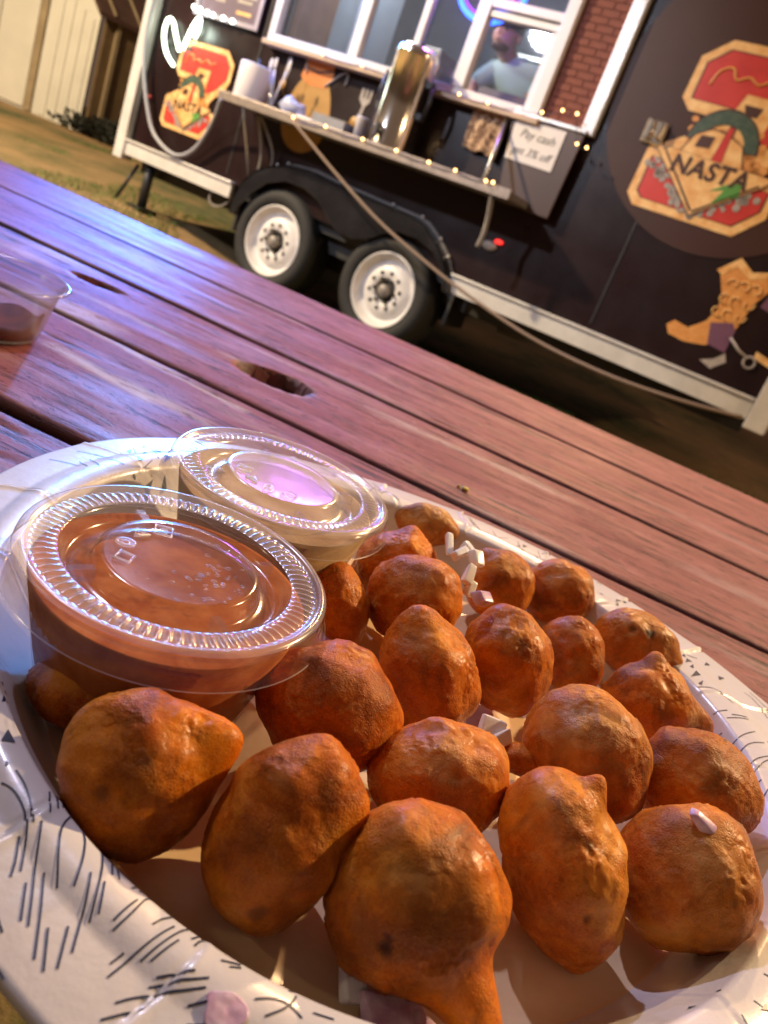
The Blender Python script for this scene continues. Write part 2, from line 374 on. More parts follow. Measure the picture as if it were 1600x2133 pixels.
g = ground_mesh().build('ground', groundm); tag(g, kind='structure')
# short grass
M = MB(); rg = random.Random(3)
for _ in range(48000):
    lx = rg.uniform(-5.5, 2.2); ly = rg.uniform(-1.9, .9) if lx > -2.5 else rg.uniform(-1.5, 4.5)
    if noise.noise((lx * .9, ly * .9, 5)) < -.08 + (.25 if lx < -2.9 else 0): continue
    z = gz(lx, ly) + .008; a_ = rg.uniform(0, 6.28); hgt = rg.uniform(.02, .055); w = .003
    p = Vector((lx, ly, z - .012)); d = Vector((math.cos(a_), math.sin(a_), 0)); t = Vector((rg.uniform(-.02, .02), rg.uniform(-.02, .02), hgt))
    M.add([TR @ (p - d * w), TR @ (p + d * w), TR @ (p + t)], [(0, 1, 2)])
o = M.build('grass', noisy('grass blades', (.07, .15, .02), (.14, .19, .04), .8, 3)); tag(o, 'short patchy grass growing around and under the trailer', 'grass', kind='stuff')

# ------------------------------------------------------------------ shed on the left
SH = Matrix.Translation((-5.10, 9.5, .30)) @ Matrix.Rotation(R(4), 4, 'Z')
shed = empty('garden_shed', SH, 'cream double door shed with brown ribbed side wall at the far left', 'shed')
shcream = noisy('cream siding', (.56, .55, .52), (.64, .63, .60), .7, 3, .002, 30)
shdoor = noisy('cream door', (.54, .53, .50), (.62, .60, .57), .65, 3)
tanm = noisy('tan trim', (.24, .18, .11), (.32, .25, .16), .7, 8)
ribm = noisy('brown sheet metal', (.13, .085, .045), (.19, .13, .07), .5, 6, metal=.2)
roofm = noisy('dark roof metal', (.055, .028, .022), (.085, .045, .035), .5, 5)
MB().prism([(-3.2, -.1), (0, -.1), (0, 1.17), (-.16, 1.34), (-1.6, 2.5), (-3.2, 1.3)], 0, .06).build('front_wall', shcream, shed)
for i in range(4): MB().box(-.10 - .12 * i - .045, -.10 - .12 * i + .045, -.012, -.001, -.08, 1.1 + .06 * i).build('siding_panel', shcream, shed, .004)
MB().box(-.66, -.58, -.035, -.001, -.09, 1.75).build('door_trim', tanm, shed)
for k, (a_, b_) in enumerate(((-1.085, -.67), (-1.52, -1.10))):
    d = MB().box(a_, b_, -.028, -.001, -.07, 1.7).build('door', shdoor, shed, .004)
    if k == 1:
        MB().ball((-1.125, -.06, .62), .035).box(-1.145, -1.105, -.05, -.028, .56, .66).build('door_knob', darkm, d)
MB().box(-1.6, -1.53, -.035, -.001, -.09, 1.75).build('door_trim', tanm, shed)
MB().box(.0, .05, .06, 3.2, -.15, 1.16, Matrix.Rotation(R(-31), 4, 'Z')).build('side_wall', ribm, shed)
for i in range(9):
    o = MB().box(.052, .085, .18 + .33 * i, .23 + .33 * i, -.13, 1.15, Matrix.Rotation(R(-31), 4, 'Z')).build('wall_rib', tanm, shed)
Mr = Matrix.Rotation(R(-31), 4, 'Z')
M = MB(); vs = [Mr @ Vector(p) for p in ((.12, -.1, 1.15), (.12, 3.3, 1.15), (-1.5, 3.3, 2.45), (-1.5, -.1, 2.45))]
M.add(vs + [v_ + Vector((0, 0, .05)) for v_ in vs], [(0, 1, 2, 3), (7, 6, 5, 4), (0, 4, 5, 1), (1, 5, 6, 2), (2, 6, 7, 3), (3, 7, 4, 0)]); M.build('roof', roofm, shed)
for i in range(9):
    y = .1 + i * .36; M = MB(); M.tube([Mr @ Vector((.12, y, 1.215)), Mr @ Vector((-1.5, y, 2.515))], .018, 6).build('roof_seam', tanm, shed)
# clutter at the foot of the shed
junk = empty('leafy_bush', SH @ Matrix.Translation((.28, -.25, -.05)), 'low dark bush at the foot of the brown shed wall', 'bush')
M = MB(); rg = random.Random(5)
for _ in range(900):
    p = Vector((rg.gauss(.15, .24), rg.gauss(.1, .15), abs(rg.gauss(.02, .07)))); a1 = Vector((rg.uniform(-1, 1), rg.uniform(-1, 1), rg.uniform(-1, 1))).normalized() * .05; a2 = a1.orthogonal().normalized() * .022
    M.add([p - a1, p + a2, p + a1, p - a2], [(0, 1, 2, 3)])
M.build('leaves', noisy('dark leaves', (.006, .008, .007), (.014, .016, .010), .7, 8), junk)
MB().tube([(0, 0, -.1), (.05, .05, .12)], .02, 6).tube([(.2, 0, -.1), (.25, .1, .15)], .02, 6).build('stem', darkm, junk)

# ------------------------------------------------------------------ the trailer
tr = empty('food_trailer', TR, 'dark brown food trailer with white trim and tandem wheels behind the table', 'food trailer')
X0, X1, ZB, ZT = -2.81, 1.54, .56, 2.62
WX0, WX1, WZ0, WZ1 = -1.775, -.022, 1.412, 2.25
M = MB().box(X0, WX0, 0, .05, ZB, ZT).box(WX1, X1, 0, .05, ZB, ZT).box(WX0, WX1, 0, .05, ZB, WZ0).box(WX0, WX1, 0, .05, WZ1, ZT); M.build('side_wall', wrap, tr)
kwall = noisy('kitchen wall', (.10, .12, .16), (.17, .19, .24), .5, 3)
MB().box(X0, X1, 1.95, 2.0, .56, ZT).box(X0, X0 + .04, .05, 1.95, .56, ZT).box(X1 - .04, X1, .05, 1.95, .56, ZT).build('rear_wall', kwall, tr)
MB().box(X0, X1, .05, 1.95, .50, .555).build('floor_pan', darkm, tr)
MB().box(X0 - .03, X1 + .03, -.06, 2.05, ZT + .001, ZT + .06).build('roof', alu, tr)
# seams in the skin
for xs in (-1.87, .66):
    MB().box(xs - .004, xs + .004, -.004, -.0005, .60, 1.36 if xs > 0 else ZT).build('panel_seam', darkm, tr)
# white trim
MB().box(-2.81, -1.775, -.032, -.001, .475, .558).box(-2.81, -1.775, -.046, -.001, .5585, .572).build('bottom_rail', alu, tr, .003)
MB().box(-.128, 1.50, -.032, -.001, .475, .558).box(-.128, 1.50, -.046, -.001, .5585, .572).build('bottom_rail', alu, tr, .003)
MB().box(-2.862, -2.775, -.05, .04, .44, ZT).build('corner_trim', alu, tr, .004)
MB().box(1.505, 1.60, -.055, .04, .44, ZT).build('corner_trim', alu, tr, .004)
MB().box(.235, .30, -.040, -.001, 1.375, ZT).build('post', alu, tr, .004)
# chassis
MB().box(X0 + .05, X1 - .05, .12, .20, .40, .497).box(X0 + .05, X1 - .05, 1.7, 1.78, .40, .497).build('chassis_beam', darkm, tr)
for xx in (-1.348, -.5): MB().tube([(xx, .2, .345), (xx, 1.8, .345)], .035).build('axle', darkm, tr)
MB().tube([(.10, .30, .40), (.86, .25, .425)], .038, 12).build('exhaust_pipe', noisy('pipe metal', (.10, .09, .08), (.16, .14, .12), .5, 20), tr)
MB().tube([(-2.60, .06, .49), (-2.60, .06, .19)], .032, 10).box(-2.67, -2.53, -.02, .14, .165, .19).tube([(-2.72, .06, .44), (-2.80, .0, .18)], .012, 6).build('stabilizer_jack', darkm, tr)
MB().box(-2.2, -1.95, .6, .9, .15, .40).box(-1.95, -1.8, .5, .9, .22, .33).build('block', noisy('wood block', (.13, .09, .05), (.2, .14, .08), .8, 12), tr)
# wheel wells (dark box) and fender
MB().box(-1.74, -.13, .26, .28, .30, .76).box(-1.76, -1.74, .052, .28, .30, .76).box(-.13, -.11, .052, .28, .30, .76).build('wheel_well', darkm, tr)
outer = [(-1.70, .40), (-1.695, .50), (-1.655, .60), (-1.58, .68), (-1.48, .735), (-1.36, .772), (-1.20, .787), (-1.0, .772), (-.69, .762), (-.45, .757), (-.37, .74), (-.28, .69), (-.20, .63), (-.14, .55), (-.10, .47)]
lower = [(-.125, .465), (-.17, .56), (-.26, .63), (-.38, .665), (-.50, .660), (-.60, .62), (-.68, .565), (-.78, .535), (-.90, .545), (-1.0, .60), (-1.08, .655), (-1.20, .69), (-1.34, .69), (-1.48, .64), (-1.58, .55), (-1.64, .46), (-1.655, .40)]
fd = empty('f', (0, 0, 0), 'x', 'x'); bpy.data.objects.remove(fd)
MB().prism(outer + lower, -.075, -.060).build('fender', blackp, tr, .004)
M = MB(); oo = [Vector((x, 0, z)) for x, z in outer]
for i in range(len(oo) - 1):
    a_, b_ = oo[i], oo[i + 1]
    M.add([(a_.x, -.076, a_.z), (b_.x, -.076, b_.z), (b_.x, -.001, b_.z), (a_.x, -.001, a_.z)], [(0, 1, 2, 3)], True)
    M.add([(a_.x, -.076, a_.z + .006), (b_.x, -.076, b_.z + .006), (b_.x, -.001, b_.z + .006), (a_.x, -.001, a_.z + .006)], [(3, 2, 1, 0)], True)
M.build('fender_top', blackp, tr)
MB().tube([(x, -.010, z + .014) for x, z in outer], .011, 8).build('fender_edge', noisy('scuffed edge', (.11, .10, .10), (.2, .18, .17), .4, 60), tr)
for x, z in ((-1.58, .70), (-1.48, .757), (-1.40, .785), (-1.0, .795), (-.62, .783), (-.42, .778), (-.27, .71), (-.19, .64), (-.12, .55)):
    MB().ball((x, -.025, z), .009, 8).build('rivet', alu, tr)
# wheels
wroot = None
def wheel(x):
    P = Matrix.Translation((x, 0, .345))
    ty = MB().lathe([(.207, -.028), (.222, -.046), (.262, -.052), (.292, -.036), (.302, -.012), (.302, .15), (.285, .175), (.21, .17)], 64, 'y')
    t = ty.build('wheel', rubber, tr); t.location = (x, 0, .345)
    rm = MB().lathe([(.209, -.030), (.204, -.040), (.196, -.034), (.190, -.012), (.172, .006), (.156, .020), (.150, .012), (.132, -.004), (.112, -.010), (.078, -.012), (.066, -.004), (.062, .020)], 64, 'y'); rr = rm.build('rim', rimw, t)
    MB().lathe([(.061, .006), (.0001, .008)], 24, 'y').build('hub_face', darkm, t)
    MB().lathe([(.034, .006), (.034, -.03), (.028, -.038), (.0001, -.039)], 20, 'y').lathe([(.012, -.0395), (.0001, -.040)], 10, 'y').build('hub_cap', noisy('worn hub', (.22, .2, .19), (.32, .29, .27), .4, 40), t)
    for k in range(10):
        a_ = 2 * PI * k / 10 + .2
        MB().lathe([(.0115, -.0095), (.0001, -.0097)], 12, 'y', (.100 * math.cos(a_), -.004, .100 * math.sin(a_))).build('vent_hole_disc', mat_hole, t)  # black disc on the rim paints the dark of an open hole
    for k in range(6):
        a_ = 2 * PI * k / 6
        MB().lathe([(.0085, .002), (.0085, -.022), (.0001, -.024)], 6, 'y', (.068 * math.cos(a_), -.006, .068 * math.sin(a_))).build('lug_nut', darkm, t)
mat_hole = mat('hole black', (.008, .007, .007), .9)
wheel(-1.348); wheel(-.50)

# window frames and sashes
def bar(x0, x1, z0, z1, y0=-.035, y1=.02, m_=whitef, name='window_frame'): return MB().box(x0, x1, y0, y1, z0, z1).build(name, m_, tr, .003)
bar(-1.815, -1.765, 1.375, 2.3); bar(-.062, .0, 1.375, 2.3, -.045)
MB().box(-1.765, -.062, -.035, .02, 1.372, 1.415).build('window_frame', whitef, tr, .003)
bar(-1.765, -.062, 2.2, 2.26)
bar(-1.232, -1.196, 1.4155, 2.2, -.02, .03); bar(-1.192, -1.158, 1.4155, 2.2, -.032, .02)
bar(-.842, -.803, 1.4155, 2.2, -.02, .02)
bar(-.525, -.455, 1.4155, 2.2, -.04, .02)
bar(-.4545, -.0625, 1.755, 1.785, -.028, .02); bar(-.4545, -.0625, 1.795, 1.835, -.038, .02)
bar(-.100, -.0625, 1.4155, 1.754, -.02, .02)
for a_, b_, z0, z1 in ((-1.764, -1.233, 1.416, 2.199), (-1.157, -.843, 1.416, 2.199), (-.802, -.526, 1.416, 2.199), (-.4544, -.1005, 1.416, 1.754), (-.4544, -.063, 1.836, 2.199)):
    MB().box(a_, b_, .004, .007, z0, z1).build('window_pane', glass, tr)
MB().box(-1.80, .03, -.085, -.001, 1.345, 1.3715).build('window_ledge', woodtrim, tr, .003)
MB().box(.031, .232, -.03, -.001, 1.372, 1.392).build('ledge_trim', woodtrim, tr, .002)
# kitchen interior
MB().box(-1.76, -1.70, .06, .35, 1.30, 2.3).build('door_frame', noisy('brown wood', (.16, .08, .04), (.24, .13, .07), .5, 9), tr)
MB().box(X0 + .3, X1 - .3, .35, .95, 1.30, 1.34).build('kitchen_counter', steel, tr)
# curtain strips behind the cook
for k in range(9):
    x = -.62 + k * .085
    o = MB().tube([(x, 1.35, 1.35), (x + .01, 1.33, 1.9), (x, 1.35, 2.4)], .022, 8).build('curtain_strip', noisy('curtain', (.10, .10, .09), (.2, .2, .18), .6, 5) if k == 0 else None, tr)
    if k: o.data.materials.append(bpy.data.materials['curtain'])

# brick patterned panel: every brick is its own piece over one joint sheet
def bricks(x0, x1, z0, z1, L=.088, Hh=.0285, gap=.005):
    MB().box(x0, x1, -.006, -.001, z0, z1).build('brick_joint', mortar, tr)
    rb = random.Random(2); row = 0; z = z0 + gap
    me = None
    while z + Hh < z1:
        x = x0 + gap - (L / 2 if row % 2 else 0)
        while x < x1 - gap:
            a_, b_ = max(x, x0 + gap), min(x + L, x1 - gap)
            if b_ - a_ > .012:
                full = abs((b_ - a_) - L) < 1e-6
                if full and me is not None: o = bpy.data.objects.new('brick', me); COL.objects.link(o); o.parent = tr
                elif full:
                    o = MB().box(0, L, -.010, -.0062, 0, Hh).build('brick', brickm, tr); me = o.data
                else: o = MB().box(0, b_ - a_, -.010, -.0062, 0, Hh).build('brick', brickm, tr)
                o.location = (a_, rb.uniform(-.001, 0), z)
            x += L + gap
        z += Hh + gap; row += 1
bricks(.001, .234, 1.393, 2.30)
bricks(.301, 1.50, 2.10, 2.42)

# round logo patch and emblems
def emb(par, s=1.0, ox=0., oz=0., big=True):
    f = lambda pts: [(ox + (x - .55) * s, oz + (z - 1.155) * s) for x, z in pts]
    e = MB().prism(f([(.555, 1.20), (.60, 1.155), (1.075, 1.155), (1.175, 1.26), (1.175, 1.38), (1.06, 1.42), (1.12, 1.50), (1.22, 1.58), (1.26, 1.66), (1.26, 1.80), (1.16, 1.89), (.72, 1.885), (.615, 1.80), (.61, 1.63), (.66, 1.585), (.74, 1.585), (.72, 1.50), (.56, 1.40)]), -.0070, -.0046).build('emblem', cream, par)
    def dec(pts, m_, lv, name):
        if name in ('pastry', 'arch', 'building', 'red_field', 'tower'):
            cx_ = sum(p[0] for p in pts) / len(pts); cz_ = sum(p[1] for p in pts) / len(pts)
            op = []
            for x_, z_ in pts:
                dx_, dz_ = x_ - cx_, z_ - cz_; dd_ = math.hypot(dx_, dz_) or 1; op.append((x_ + dx_ / dd_ * .008, z_ + dz_ / dd_ * .008))
            MB().prism(f(op), -.0072 - .0012 * (lv + 1) + .0004, -.0072 - .0012 * lv + .0001).build('outline', brownp, e)
        return MB().prism(f(pts), -.0072 - .0012 * (lv + 1), -.0072 - .0012 * lv + .0002).build(name, m_, e)
    dec([(.655, 1.635), (.655, 1.78), (.735, 1.845), (1.14, 1.845), (1.215, 1.775), (1.215, 1.675), (1.13, 1.585), (1.04, 1.525), (1.00, 1.54), (1.02, 1.70), (.87, 1.70), (.85, 1.635)], red, 0, 'red_field')
    dec([(.60, 1.37), (.60, 1.22), (.63, 1.195), (1.05, 1.195), (1.135, 1.28), (1.135, 1.36), (.85, 1.37)], red, 0, 'red_field')
    dec([(.90, 1.62), (.88, 1.66), (.96, 1.66), (.95, 1.62)], brownp, 0, 'notch')
    # food heaped behind the pastry
    rb = random.Random(9)
    M = MB()
    for _ in range(70):
        x, z = rb.uniform(.70, 1.08), rb.uniform(1.40, 1.60)
        if abs(x - .89) > .24 - (z - 1.40) * .35: continue
        r = rb.uniform(.012, .028); q = [(x + r * math.cos(t), z + r * .8 * math.sin(t)) for t in [k * PI / 3 for k in range(6)]]
        M.prism(f(q), -.0098, -.0082)
    tag(M.build('filling', orangep, e), kind='stuff')
    M = MB()
    for _ in range(60):
        t = rb.random(); sd = rb.random() < .5
        x, z = (.60 + .25 * t, 1.385 - .17 * t) if sd else (1.12 - .27 * t, 1.365 - .15 * t)
        x += rb.uniform(-.02, .02); z += rb.uniform(-.045, .0); r = rb.uniform(.010, .018)
        M.prism(f([(x + r * math.cos(k * PI / 3), z + r * math.sin(k * PI / 3)) for k in range(6)]), -.0110, -.0096)
    tag(M.build('chickpeas', greyp, e), kind='stuff')
    arc = [(.86 + .155 * math.cos(t), 1.47 + .155 * math.sin(t)) for t in np.linspace(.1, PI - .1, 18)] + [(.86 + .10 * math.cos(t), 1.47 + .10 * math.sin(t)) for t in np.linspace(PI - .1, .1, 18)]
    dec(arc, dgreen, 2, 'arch')
    dec([(.70, 1.41), (.74, 1.50), (.80, 1.535), (.87, 1.53), (.95, 1.50), (.99, 1.41)], cream, 3, 'building')
    dec([(.755, 1.455), (.765, 1.505), (.825, 1.51), (.82, 1.46)], brownp, 4, 'doorway')
    dec([(.85, 1.42), (.865, 1.56), (.885, 1.56), (.895, 1.42)], red, 4, 'tower')
    dec([(.585, 1.425), (1.135, 1.41), (1.10, 1.37), (.865, 1.185)], cream, 5, 'pastry')
    dec([(.63, 1.418), (.64, 1.418), (.868, 1.205), (.858, 1.20)], brownp, 6, 'pastry_edge')
    dec([(.868, 1.205), (1.085, 1.375), (1.095, 1.372), (.872, 1.196)], brownp, 6, 'pastry_edge')
    dec([(.93, 1.25), (.96, 1.32), (.90, 1.30), (.97, 1.35), (1.02, 1.36), (1.03, 1.31), (.99, 1.29)], greenp, 6, 'leaf')
    # lettering
    cu = bpy.data.curves.new('t', 'FONT'); cu.body = 'NASTA'; cu.size = .105 * s; cu.extrude = .0006; cu.space_character = 1.08; cu.offset = .0022 * s; cu.shear = .12
    to = bpy.data.objects.new('t', cu); COL.objects.link(to); bpy.context.view_layer.update()
    me = bpy.data.meshes.new_from_object(to.evaluated_get(bpy.context.evaluated_depsgraph_get())); bpy.data.objects.remove(to)
    l_ = link('lettering', me, brownp, e); x, z = f([(.690, 1.335)])[0]; l_.location = (x, -.0172, z); l_.rotation_euler = (R(90), R(-1), 0)
    sc = MB()
    pth = smooth_pts([(.70, 0, 1.70), (.72, 0, 1.76), (.77, 0, 1.78), (.80, 0, 1.74), (.85, 0, 1.76), (.90, 0, 1.74), (.95, 0, 1.77), (1.0, 0, 1.75), (1.06, 0, 1.77)], 4)
    sc.tube([(ox + (p.x - .55) * s, -.0088, oz + (p.z - 1.155) * s) for p in pth], .006 * s, 5).build('scroll', orangep, e)
    return e
dc = MB().prism([(.915 + .615 * math.cos(t), 1.655 + .615 * math.sin(t)) for t in np.linspace(0, 2 * PI, 97)[:-1]], -.0045, -.001)
dc.v = [(min(x, 1.504), y, z) for x, y, z in dc.v]
dc.build('logo_disc', discm, tr)
emb(tr, 1, .555, 1.158)
emb(tr, .725, -2.55, .728, False)
# plain round figure decal with a cap, fork and knife
def vinyl(pts, m_, lv, name, par=tr): return MB().prism(pts, -.0022 - .0016 * lv, -.0008 - .0016 * lv).build(name, m_, par)
fig = vinyl([(-1.40 + .165 * math.cos(t) * (1 - .22 * math.sin(t)), 1.085 + .225 * math.sin(t)) for t in np.linspace(0, 2 * PI, 41)[:-1]], potato, 0, 'food_figure_decal')
vinyl([(-1.515, 1.25), (-1.50, 1.36), (-1.47, 1.405), (-1.34, 1.415), (-1.305, 1.38), (-1.29, 1.28), (-1.32, 1.225), (-1.45, 1.22)], hatp, 1, 'cap', fig)
vinyl([(-1.50, 1.315), (-1.40, 1.30), (-1.30, 1.325), (-1.30, 1.313), (-1.40, 1.288), (-1.50, 1.303)], brownp, 2, 'cap_band', fig)
for pts in ([(-1.54, 0, 1.355), (-1.555, 0, 1.395), (-1.52, 0, 1.405), (-1.50, 0, 1.33), (-1.48, 0, 1.27)], [(-1.19, 0, 1.27), (-1.19, 0, 1.325), (-1.225, 0, 1.325), (-1.29, 0, 1.27), (-1.33, 0, 1.235)]):
    MB().tube([(p.x, -.007, p.z) for p in smooth_pts(pts, 4)], .006, 5).build('antenna', greyp, fig)
MB().tube([(-1.24, -.006, 1.06), (-1.15, -.006, 1.075), (-1.08, -.006, 1.10)], .007, 5).ball((-1.06, -.006, 1.11), .03, 8, (1, .15, 1)).build('arm', potato, fig)
MB().tube([(-1.55, -.006, 1.10), (-1.60, -.006, 1.13), (-1.625, -.006, 1.16)], .007, 5).ball((-1.63, -.006, 1.18), .028, 8, (1, .15, 1)).build('arm', potato, fig)
vinyl([(-1.050, 1.13), (-1.040, 1.20), (-1.072, 1.23), (-1.072, 1.29), (-1.056, 1.29), (-1.054, 1.24), (-1.042, 1.24), (-1.042, 1.29), (-1.028, 1.29), (-1.028, 1.24), (-1.014, 1.24), (-1.012, 1.29), (-.998, 1.29), (-1.0, 1.225), (-1.022, 1.20), (-1.030, 1.13)], greyp, 1, 'fork', fig)
vinyl([(-1.645, 1.19), (-1.640, 1.33), (-1.615, 1.33), (-1.605, 1.27), (-1.625, 1.19)], greyp, 1, 'knife', fig)
# boot decal
bt = vinyl([(1.105, 1.015), (1.165, 1.075), (1.235, 1.035), (1.30, 1.06), (1.335, 1.0), (1.30, .93), (1.285, .83), (1.27, .75), (1.19, .70), (1.10, .682), (1.02, .69), (.995, .725), (1.02, .755), (1.09, .745), (1.15, .80), (1.17, .87), (1.155, .93)], orangep, 0, 'boot_decal')
vinyl([(1.09, 1.015), (1.165, 1.092), (1.235, 1.05), (1.31, 1.075), (1.30, 1.045), (1.235, 1.02), (1.165, 1.055), (1.12, 1.0)], cream, 1, 'boot_collar', bt)
vinyl([(1.17, .80), (1.20, .71), (1.285, .70), (1.285, .80), (1.26, .83)], plum, 1, 'boot_strap', bt)
vinyl([(1.255, .66), (1.20, .635), (1.26, .615), (1.31, .665), (1.29, .70)], greyp, 0, 'heel', bt)
vinyl([(1.32, 1.08), (1.37, 1.10), (1.42, 1.02), (1.38, .92), (1.33, .93), (1.345, 1.0)], plum, 0, 'flower', bt)
MB().tube([(1.28, -.008, .77), (1.34, -.008, .73), (1.385, -.008, .715)], .007, 5).tube([(1.40 + .025 * math.cos(t), -.008, .70 + .025 * math.sin(t)) for t in np.linspace(0, 2 * PI, 13)[:-1]], .006, 5, None, True).build('spur', greyp, bt)
vinyl([(1.405, .755), (1.50, .735), (1.50, .705), (1.405, .725)], cream, 0, 'fringe', bt)
M = MB(); rb = random.Random(4)
for k in range(9):
    cx, cz = 1.17 + .05 * (k % 3) + (k // 3) * .008, .86 + .06 * (k // 3); a0 = rb.uniform(0, 6)
    M.tube([(cx + (.008 + .004 * j) * math.cos(a0 + j * .7), -.007, cz + (.008 + .004 * j) * math.sin(a0 + j * .7)) for j in range(7)], .0035, 4)
tag(M.build('stitching', noisy('yellow print', (.78, .48, .16), (.85, .55, .2), .4, 30), bt), kind='stuff')
# chrome door latch
lt = MB().box(.515, .615, -.022, -.0047, 1.415, 1.52).build('door_latch', chrome, tr, .012)
MB().box(.535, .556, -.045, -.0225, 1.43, 1.51).box(.58, .605, -.050, -.0225, 1.44, 1.505).ball((.565, -.028, 1.465), .016, 10).build('latch_handle', chrome, lt, .004)
# marker light
MB().ball((.045, -.012, .797), .020, 10, (1.3, .6, .6)).build('marker_light', emi('red lens', (1.0, .04, .03), 1.6), tr)
MB().ball((-2.68, -.010, .865), .018, 10, (1.3, .6, .6)).build('marker_light', mat('red reflector', (.5, .07, .08), .3), tr)
MB().ball((.0, -.008, .765), .030, 10, (1.5, .4, .8)).build('marker_base', greyp, tr)
# flood lamps on the roof edge
for x in (-1.35, .9):
    MB().box(x - .09, x + .09, -.52, -.44, 2.50, 2.60).tube([(x, -.44, 2.56), (x, -.02, 2.60)], .015, 6).build('flood_light', darkm, tr)
# LED strip beside the menu
MB().tube([(-1.895, -.02, 1.68), (-1.895, -.02, 2.4)], .010, 8).build('led_strip', blueled, tr)

# ------------------------------------------------------------------ things on the trailer
def on(x, y, z, rz=0): return TR @ Matrix.Translation((x, y, z)) @ Matrix.Rotation(rz, 4, 'Z')
sh = empty('serving_shelf', on(0, 0, 0), 'long fold-down steel serving shelf below the trailer window', 'shelf')
MB().box(-1.79, .14, -.30, -.003, .980, 1.014).build('shelf_board', noisy('shelf metal', (.26, .25, .26), (.36, .34, .34), .35, 8, metal=.5), sh, .004)
MB().box(-1.80, .145, -.306, -.3005, .972, 1.018).build('edge_strip', noisy('edge metal', (.30, .25, .22), (.42, .35, .30), .35, 20, metal=.4), sh, .002)
MB().tube([(-.02, -.29, 1.02), (-.155, -.03, 1.37)], .009, 6).build('support_rod', steel, sh)
MB().tube([(-1.60, -.29, .975), (-1.66, -.02, .62)], .009, 6).build('support_rod', steel, sh)
# brown flap hinged next to the shelf and what hangs on it
fl = empty('flap_board', on(0, 0, 0), 'brown flap board hanging under the ledge right of the window', 'board')
MB().prism([(-.12, 1.372), (.275, 1.366), (.262, .972), (-.03, .972)], -.060, -.046).build('board', flapm, fl, .003)
MB().box(-.12, .275, -.064, -.040, 1.373, 1.388).build('hinge', alu, fl)
sg = empty('paper_sign', on(0, 0, 0), 'white paper sign reading Pay cash get 3% off on the brown flap', 'sign')
MB().prism([(-.088, 1.350), (.186, 1.356), (.186, 1.170), (-.074, 1.172)], -.0645, -.0635).build('sheet', whitep, sg)
for txt, x, z, sz in (('Pay cash', -.040, 1.280, .056), ('get 3% off', -.052, 1.205, .052)):
    cu = bpy.data.curves.new('t', 'FONT'); cu.body = txt; cu.size = sz; cu.extrude = .0003; cu.shear = .25
    to = bpy.data.objects.new('t', cu); COL.objects.link(to); bpy.context.view_layer.update()
    me = bpy.data.meshes.new_from_object(to.evaluated_get(bpy.context.evaluated_depsgraph_get())); bpy.data.objects.remove(to)
    l_ = link('lettering', me, mat('marker ink', (.05, .045, .06), .6), sg); l_.location = (x, -.0652, z); l_.rotation_euler = (R(90), 0, 0)
# patterned brown pouch
pc = empty('patterned_cloth', on(0, 0, 0), 'brown and cream patterned cloth hanging between urn and paper sign', 'cloth')
M = MB(); nx, nz = 14, 18
for j in range(nz + 1):
    for i in range(nx + 1):
        x = -.345 + .19 * i / nx; z = 1.365 - .205 * j / nz + .008 * math.sin(i * .9) * (j / nz); M.v.append((x, -.030 - .008 * math.sin(i * 1.3 + j * .2), z))
M.f = [(j * (nx + 1) + i, (j + 1) * (nx + 1) + i, (j + 1) * (nx + 1) + i + 1, j * (nx + 1) + i + 1) for j in range(nz) for i in range(nx)]; M.sm = [True] * len(M.f)
cm = mat('patterned fabric', (.3, .2, .1), .6); N = NT(cm); N.l(N.ramp(N.noise(N.coord(), 42, 3, .6, 1.5), [(.44, (.11, .045, .022)), (.52, (.42, .25, .14)), (.62, (.60, .42, .28))]), N.b.inputs['Base Color'])
o = M.build('fabric', cm, pc); sd = o.modifiers.new('s', 'SOLIDIFY'); sd.thickness = .003
MB().box(-.158, -.138, -.045, -.028, 1.15, 1.37).build('side_bar', woodtrim, pc)

# drinks urn
ur = empty('drinks_urn', on(-.685, -.16, 1.0145), 'tall polished steel drinks urn on the serving shelf', 'urn')
MB().lathe([(.0001, 0), (.112, 0), (.115, .01), (.110, .02), (.110, .44), (.115, .445), (.115, .46), (.106, .47), (.0001, .475)], 48).build('body', chrome, ur)
MB().lathe([(.1085, .452), (.112, .456), (.110, .475), (.098, .488), (.05, .497), (.0001, .498)], 48).build('lid', chrome, ur)
MB().ball((0, 0, .51), .016, 10).build('lid_knob', darkm, ur)
MB().box(-.145, -.105, -.02, .02, .33, .36).tube([(-.145, 0, .34), (-.155, 0, .27), (-.145, 0, .20)], .012, 8).box(-.145, -.10, -.02, .02, .18, .21).build('handle', darkm, ur)
MB().box(.105, .145, -.02, .02, .33, .36).tube([(.145, 0, .34), (.155, 0, .27), (.145, 0, .20)], .012, 8).box(.10, .145, -.02, .02, .18, .21).build('handle', darkm, ur)
MB().tube([(0, -.10, .06), (0, -.135, .055), (0, -.15, .03)], .011, 8).box(-.008, .008, -.15, -.12, .06, .10).build('spout', darkm, ur)
MB().tube([(-.09, -.07, .05), (-.09, -.07, .34)], .007, 6).build('sight_glass', glass, ur)
# white kettle/pitcher beside the urn
wc = empty('paper_cup', on(-.845, -.22, 1.0145), 'white paper cup standing at the left foot of the urn', 'cup')
MB().lathe([(.0001, 0), (.024, 0), (.033, .10), (.035, .103), (.033, .106), (.031, .10), (.022, .004)], 24).build('cup_body', whitep, wc)
# paper towel roll
rl = empty('paper_towel_roll', on(-1.70, -.16, 1.0145), 'standing white paper towel roll at the left end of the shelf', 'paper towels')
MB().lathe([(.020, .20), (.020, 0), (.093, 0), (.095, .004), (.095, .19), (.092, .194), (.020, .195)], 40).build('roll', tissue, rl)
MB().tube([(0, 0, 0), (0, 0, .23)], .008, 8).build('holder_rod', darkm, rl)
